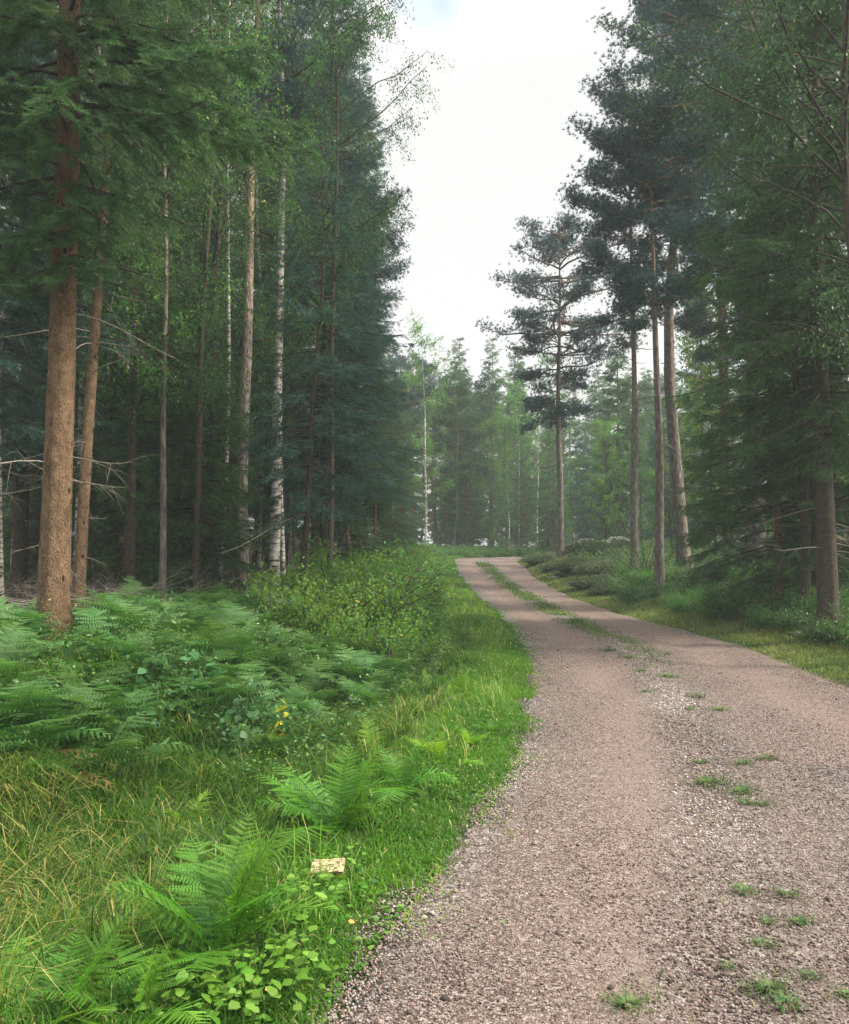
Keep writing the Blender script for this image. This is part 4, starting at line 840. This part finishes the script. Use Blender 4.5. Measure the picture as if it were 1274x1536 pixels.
# dead brushwood on the forest floor
def brush(key, seed, n=60):
    global rng
    rng = np.random.default_rng(seed); mb = MB()
    c = rng.normal(0, .8, (n, 3)) * np.array([1.2, .6, .12]) + np.array([0, 0, .22]); a = rng.normal(0, .9, n); L = rng.uniform(.4, 1.5, n)
    BP = branch_paths(c, a, L, rng.normal(0, .18, n), rng.uniform(-.1, .3, n)); BP[..., 2] = np.maximum(BP[..., 2], .02)
    tubes(mb, BP, (.003 + .006 * L)[:, None] * np.linspace(1, .3, 7)[None], 5)
    b2 = np.repeat(np.arange(n), 5); p2, d2 = along(BP, b2, rng.uniform(.2, .95, len(b2))); q2 = norm(d2 + rng.normal(0, .5, d2.shape)); l2 = rng.uniform(.1, .4, (len(b2), 1))
    tubes(mb, np.stack([p2, p2 + q2 * l2 * .5, p2 + q2 * l2], 1), np.full((len(b2), 1), .003) * np.array([[1, .8, .4]]), 3)
    return mb.mesh(key, M['bark_dead'])
BR = [brush('brushwood', 91), brush('brushwood', 92)]
for i, (px, z) in enumerate([(160, 13), (210, 14.5), (130, 15), (30, 11), (180, 11.5), (60, 14), (250, 16), (330, 17)]):
    x = X(px, z); o = link('brushwood', BR[i % 2]); o.location = (x, z, float(H(x, z))); o.rotation_euler.z = i * 1.1
    tag(o, 'heap of grey dead branches on the dark forest floor behind the bracken', 'brushwood', 'heaps of dead branches', 'thing')

# ------------------------------------------------------------------ ferns
def pinna_t(n, wd, seed=0, lobes=True):
    """one pinna along +x, flat in xy with n pairs of pinnules"""
    r = np.random.default_rng(seed); v = []; q = []
    for i in range(n):
        s = i / n; L = wd * (1 - s) ** .7 * (1.0 if i else .8) + .012; st = .72 / n
        for sd in (1, -1):
            b = len(v); x0 = s; fwd = .35 * L
            v += [(x0, 0, 0), (x0 + st, 0, 0), (x0 + st * .8 + fwd, sd * L * .75, -.02 * r.random()), (x0 + fwd * 1.1 + .1 * st, sd * L, -.03), ]
            q.append((b, b + 1, b + 2, b + 3) if sd > 0 else (b + 3, b + 2, b + 1, b))
    b = len(v); v += [(0, -.006, .004), (0, .006, .004), (1.04, 0, -.01), (.95, .01, 0)]; q.append((b, b + 1, b + 3, b + 2))
    return np.array(v, float), None, np.array(q)
PIN = [pinna_t(13, .085, 0), pinna_t(13, .10, 1)]; PINB = [pinna_t(9, .14, 2), pinna_t(9, .16, 3)]
def frond(key, seed, L, W, th0, th1, npair, mat, bare=.12, shape='lady', pin=None, droop=.2):
    global rng
    rng = np.random.default_rng(seed); K = 40; s = np.linspace(0, 1, K)
    th = R(th0) + (R(th1) - R(th0)) * s ** 1.4
    dx = np.sin(th) / (K - 1) * L; dz = np.cos(th) / (K - 1) * L
    x = np.concatenate([[0], np.cumsum(dx)[:-1]]); z = np.concatenate([[0], np.cumsum(dz)[:-1]]); y = rng.uniform(-.16, .16) * L * s ** 1.6 + .02 * L * np.sin(s * 9 + seed) * s
    P = np.stack([x, y, z], -1); mb = MB(); tubes(mb, P[None], (np.linspace(1, .2, K) * .0045 * (L / .8))[None], 5, .3)
    ss = bare + (1 - bare) * (np.arange(npair) + .5) / npair; u = (ss - bare) / (1 - bare)
    if shape == 'lady': ln = W * np.clip(np.sin(pi * (u * .93 + .07) ** .75) ** .8, .0, 1) + .012
    else: ln = W * (1 - u) ** .95 + .015
    for sd in (1, -1):
        p = np.stack([np.interp(ss, s, P[:, i]) for i in range(3)], -1); t = np.stack([np.interp(ss, s, np.gradient(P[:, i])) for i in range(3)], -1); t = norm(t)
        lat = np.array([0, sd, 0.]) + 0 * t; nrm = norm(np.cross(t, lat)) * (-1 if sd > 0 else 1); nrm = np.where(nrm[:, 2:3] < 0, -nrm, nrm)
        dd = norm(lat + t * (.25 + .35 * u)[:, None] - UP * droop * .6 + rng.normal(0, .10, lat.shape))
        rv = np.clip(.35 + .4 * u + .2 * rng.random(npair), 0, 1)
        kp = rng.random(npair) > .05
        place(mb, (pin or PIN)[sd > 0], p[kp], frames(dd, nrm)[kp], (ln * rng.uniform(.78, 1.1, npair))[kp], rv[kp])
    return mb.mesh(key, M[mat])
FR = {}
for c, mat in (('g', 'fern'), ('l', 'fern_lime')):
    FR[c] = [frond('frond', 100 + i, .62, .13 + .01 * i, a, b, 24, mat) for i, (a, b) in enumerate([(14, 70), (24, 95), (36, 120), (5, 38), (30, 80), (48, 100)])]
FR['d'] = [frond('frond', 150 + i, .9, .22, a, b, 12, 'fern_dead', .35, 'tri', PINB, .5) for i, (a, b) in enumerate([(30, 140), (45, 150)])]
FR['b'] = [frond('frond', 120 + i, 1.0, .36, a, b, 12, 'bracken', .42, 'tri', PINB, .25) for i, (a, b) in enumerate([(5, 95), (12, 110), (2, 80), (20, 90)])]
def fern(name, label, kind, x, y, n, s, group=None, seed=0, spread=1.0, up=0, rz0=None):
    r = random.Random(seed); o = thing(name, label, 'fern', (x, y, float(H(x, y)) - .02), 0, group, s)
    for i in range(n):
        f = link('frond', r.choice(FR[kind][:3] + FR[kind][4:]) if not (up and i < up) else FR[kind][0 if kind == 'b' else 3], o)
        f.rotation_euler = (r.uniform(-.15, .15), r.uniform(-.12, .3) * spread, (i + r.uniform(-.3, .3)) * 2 * pi / n if rz0 is None else rz0 + r.uniform(-1, 1))
        if kind == 'b' and i == 0 and seed % 3 == 0: f.data = FR['d'][seed % 2]
        q = r.uniform(.7, 1.15); f.scale = (q * r.uniform(.85, 1.1), q * r.uniform(.75, 1.15), q * r.uniform(.85, 1.1)); f.location = (r.uniform(-.03, .03), r.uniform(-.03, .03), 0)
    return o
x, y = GZ(345, 1420); fern('fern', 'big lush bright green fern beside the pale wooden board', 'g', x, y, 13, 1.0, seed=31, up=4)
x, y = GZ(508, 1250); fern('fern', 'tall fern with one upright frond standing behind the pale wooden board', 'g', x, y, 11, 1.0, seed=2, up=4)
x, y = GZ(115, 1530); fern('fern', 'fern with a pointed upright frond in the near ditch corner', 'g', x - .03, y, 8, .78, seed=3, up=3)
x, y = GZ(215, 1530); fern('fern', 'fern fanning out next to the small round leaved herbs', 'g', x, y, 9, .62, seed=4, up=2)
x, y = GZ(20, 1536); fern('fern', 'yellow green fern cut by the bottom corner of the photo', 'l', x - .05, y - .15, 6, .45, seed=5)
x, y = GZ(480, 1372); fern('fern', 'small fern with fronds drooping in front of the pale wooden board', 'g', x, y, 6, .42, seed=6)
x, y = GZ(600, 1190); fern('fern', 'spreading fern touching the verge behind the tall upright fern', 'g', x, y, 9, .85, seed=7)
x, y = GZ(655, 1140); fern('fern', 'yellow green fern with short upright tip on the verge', 'l', x, y, 7, .62, seed=8, up=2)
x, y = GZ(690, 1050); fern('fern', 'round blue green fern in the middle of the verge', 'g', x, y, 9, .7, seed=9)
x, y = GZ(440, 1190); fern('fern', 'pale fern in the long grass next to the tall upright fern', 'g', x, y, 6, .6, seed=10)
x, y = GZ(300, 1340); fern('fern', 'low side fern spreading over the long ditch grass', 'g', x - .1, y, 5, .5, seed=11)
for i, (px, py, s) in enumerate([(740, 1100, .42), (705, 1120, .4), (640, 1010, .6), (620, 1050, .55), (665, 960, .6), (650, 935, .7), (680, 985, .5), (640, 900, .7), (655, 915, .7), (560, 1100, .5), (600, 960, .6), (570, 1010, .6), (665, 890, .7), (645, 875, .8), (530, 1140, .45), (740, 1010, .35)]):
    x, y = GZ(px, py); fern('fern', 'small bright verge fern ' + where(px, y, [(6, 'near the tall upright fern below'), (8, 'by the gravel edge below'), (12, 'half way along below'), (99, 'far along below')]), 'l' if i % 3 else 'g', x, y, 7, s, 'small ferns along the grass verge', seed=20 + i)
# bracken
br = random.Random(9); cnt = 0
for i in range(46):
    z = br.uniform(4.6, 11); x = float(Lx(z)) - br.uniform(.75, 3.2)
    if abs(x) > z * .5: continue
    fern('fern', 'small light green fern ' + where(637 + x / z * 1200, z, [(6, 'in the near grass below'), (8, 'in the bank grass below'), (9.5, 'behind the small ferns below'), (99, 'up the grassy edge below')]), 'g' if i % 4 else 'l', x, z, br.randint(4, 7), br.uniform(.4, .75), 'small ferns between verge and bracken', seed=400 + i)
while cnt < 140:
    px = br.uniform(-30, 580); z = br.uniform(5.3, 12.5); x = X(px, z); d = float(Lx(z)) - x
    if d < 1.7 or d > 7.5: continue
    if px > 200 and z < 6.6: continue
    if px > 480 and z > 10.5: continue
    if 40 < px < 130 and z < 8.6 and br.random() < .8: continue
    if px < 190 and z > 9.5: continue
    g = ('blue green bracken under the thickest trunk', 'bracken plant ' + where(px, z, [(6.4, 'at the lower edge below'), (8, 'in front of'), (9.5, 'at the foot of'), (99, 'behind the crest near')])) if px < 200 else ('blue green bracken on the bank', 'bracken plant ' + where(px, z, [(7.6, 'low on the bank below'), (9.2, 'mid bank below'), (10.8, 'near the crest below'), (99, 'at the crest towards')]))
    fern('bracken', g[1], 'b', x, z, br.randint(4, 6), br.uniform(.62, .92), g[0], seed=200 + cnt); cnt += 1

# herbs with broad leaves near the camera
HB = MB(); rng = np.random.default_rng(130)
def herb(key, seed, n=26, sp=.13):
    global rng
    rng = np.random.default_rng(seed); mb = MB(); a = rng.random(n) * 2 * pi; rr = sp * np.sqrt(rng.random(n)); e = np.stack([rr * np.cos(a), rr * np.sin(a), rng.uniform(.04, .14, n)], -1)
    b = e * np.array([.35, .35, 0]); tubes(mb, np.stack([b, (b + e) / 2 + UP * .01, e], 1), np.full((n, 3), .0013), 3, .3)
    place(mb, leaf_t(.95), e, frames(norm(np.stack([np.cos(a), np.sin(a), rng.normal(0, .2, n)], -1)), UP + rng.normal(0, .25, (n, 3))), rng.uniform(.022, .05, n), rng.uniform(.4, 1, n))
    return mb.mesh(key, M['herb'])
HE = [herb('herb', 131), herb('herb', 132), herb('herb', 133)]
for i, (px, py) in enumerate([(400, 1440), (430, 1400), (460, 1370), (380, 1480), (340, 1500), (440, 1460), (300, 1525), (475, 1340), (360, 1530), (410, 1500), (530, 1350), (510, 1310), (280, 1500)]):
    x, y = GZ(px, py); o = link('herb_plant', HE[i % 3]); o.location = (x, y, float(H(x, y))); o.rotation_euler.z = i * 2.1; s = .8 + .4 * br.random(); o.scale = (s, s, s)
    tag(o, ['leafy herb with round lime leaves between the big lush fern and the gravel', 'leafy herb with round lime leaves below the pale wooden board', 'leafy herb with round lime leaves at the bottom edge of the verge'][0 if py < 1470 and px < 450 else 1 if py < 1470 else 2], 'herb', 'round leaved herbs near the ferns')

# grass tufts growing in the gravel
def tuft(key, seed, n=60, h0=.07, sp=.05):
    global rng
    rng = np.random.default_rng(seed); mb = MB(); x = rng.normal(0, sp, n); y = rng.normal(0, sp * .7, n)
    blades(mb, x, y, np.zeros(n) - .005, h0 * rng.uniform(.5, 1.2, n), np.full(n, .004), rng.uniform(.5, 1.5, n), rng.uniform(.1, .95, n), np.arctan2(y, x) + rng.normal(0, .5, n))
    m = n // 2; a = rng.random(m) * 2 * pi
    place(mb, leaf_t(.4), np.stack([.02 * np.cos(a), .02 * np.sin(a), 0 * a + .008], -1), frames(np.stack([np.cos(a), np.sin(a), rng.uniform(.1, .7, m)], -1), UP + 0 * np.zeros((m, 3))), rng.uniform(.02, .05, m), rng.uniform(.2, .9, m))
    return mb.mesh(key, M['weed'])
TU = [tuft('tuft', 141), tuft('tuft', 142, 90, .06, .07), tuft('tuft', 143, 40, .05, .04)]
for i, (px, py, s, lab) in enumerate([(1057, 1177, 1.6, 'largest grass tuft in the middle of the gravel road'), (1104, 1192, 1.1, None), (1040, 1050, 1.6, None), (1046, 1147, .8, None), (1075, 1070, .9, None), (1108, 1337, 1.0, 'round dark green tuft alone in the gravel'),
        (1145, 1143, .9, None), (1107, 1150, .8, None), (1110, 1208, .8, None), (1135, 1212, .7, None), (1140, 1478, .9, None), (1165, 1503, 1.0, 'wide weed patch at the bottom edge of the road'), (1130, 1412, .55, None), (1185, 1385, .6, None), (1140, 1382, .6, None), (1170, 1345, .7, None),
        (935, 1497, .8, 'weedy tuft between coarse stones near the camera'), (1080, 1442, .45, None), (1200, 1460, .5, None), (1255, 1490, .5, None), (1030, 1068, 1, None), (965, 1040, .9, None), (1000, 1020, 1.2, None), (960, 1010, 1.3, None), (940, 990, 1.4, None), (910, 978, 1.3, None), (1000, 985, 1, None)]):
    x, y = GZ(px, py); o = link('grass_tuft', TU[i % 3]); o.location = (x, y, float(road_z(np.array(x), np.array(y)))); o.rotation_euler.z = i; o.scale = (s, s, s)
    tag(o, lab or 'small green weed tuft growing through the road gravel', 'grass tuft', None if lab else 'weed tufts in the road gravel')

# pale wooden board lying in the ferns
def board():
    import bmesh
    m, t, N, L = new_mat('pale_yellow_weathered_wood')
    tc = N.new('ShaderNodeTexCoord'); mp = N.new('ShaderNodeMapping'); mp.inputs['Scale'].default_value = (1, 3, 3); L.new(tc.outputs['Object'], mp.inputs[0])
    n = noise(N, L, 26, 6, .75, mp.outputs[0], 1.5); r = ramp(N, [(.44, (.05, .035, .02)), (.52, (.42, .33, .16)), (.72, (.66, .56, .31))]); L.new(n.outputs['Fac'], r.inputs[0])
    p = N.new('ShaderNodeBsdfPrincipled'); p.inputs['Roughness'].default_value = .8; L.new(r.outputs[0], p.inputs['Base Color']); o = N.new('ShaderNodeOutputMaterial'); L.new(p.outputs[0], o.inputs['Surface'])
    bm = bmesh.new(); bmesh.ops.create_cube(bm, size=1)
    bmesh.ops.subdivide_edges(bm, edges=bm.edges[:], cuts=5, use_grid_fill=True)
    for v in bm.verts:
        v.co.x *= .16; v.co.y *= .08; v.co.z *= .018
        if v.co.x > .10: v.co.x += .012 * sin(v.co.y * 90)
        v.co.z += .004 * sin(v.co.x * 20)
    me = bpy.data.meshes.new('board'); bm.to_mesh(me); bm.free(); me.materials.append(m)
    x, y = GZ(495, 1318); ob = link('wooden_board', me); ob.location = (x, y, float(H(x, y)) + .09); ob.rotation_euler = (R(28), R(-2), R(-4))
    tag(ob, 'pale yellow weathered wooden board lying among the ferns', 'board')
board()
# a few fallen leaves
FL = MB(); rng = np.random.default_rng(7)
place(FL, leaf_t(.8), np.zeros((1, 3)), np.eye(3)[None], np.array([1.0]), np.array([.5]))
fl_m = leaf_mat('fallen_orange_leaf', [(0, (.45, .22, .04)), (1, (.5, .28, .06))], .2); fm = FL.mesh('leaf', fl_m)
for i, (px, py, s, lab) in enumerate([(525, 1390, .03, 'orange fallen leaf in the verge close to the gravel edge'), (405, 1492, .035, 'orange fallen leaf among the round lime leaves'), (700, 1245, .03, 'brown fallen leaf where the verge meets the gravel')]):
    x, y = GZ(px, py); o = link('fallen_leaf', fm); o.location = (x, y, float(H(x, y)) + .06); o.scale = (s, s, s); o.rotation_euler = (.3, .2, i); tag(o, lab, 'leaf')

# ------------------------------------------------------------------ haze
def haze():
    import bmesh
    bm = bmesh.new(); bmesh.ops.create_cube(bm, size=1)
    for v in bm.verts: v.co.x *= 330; v.co.y = v.co.y * 262 + 66; v.co.z = (v.co.z + .5) * 36.0 - 2.0
    me = bpy.data.meshes.new('haze'); bm.to_mesh(me); bm.free()
    m, t, N, L = new_mat('pale_haze'); pv = N.new('ShaderNodeVolumePrincipled'); pv.inputs['Density'].default_value = HAZE; pv.inputs['Anisotropy'].default_value = .1; pv.inputs['Color'].default_value = (.86, .95, 1, 1)
    o = N.new('ShaderNodeOutputMaterial'); L.new(pv.outputs[0], o.inputs['Volume']); me.materials.append(m)
    ob = link('haze', me); tag(ob, 'thin pale haze filling the forest clearing', 'haze', kind='stuff')
HAZE = .0015
haze()
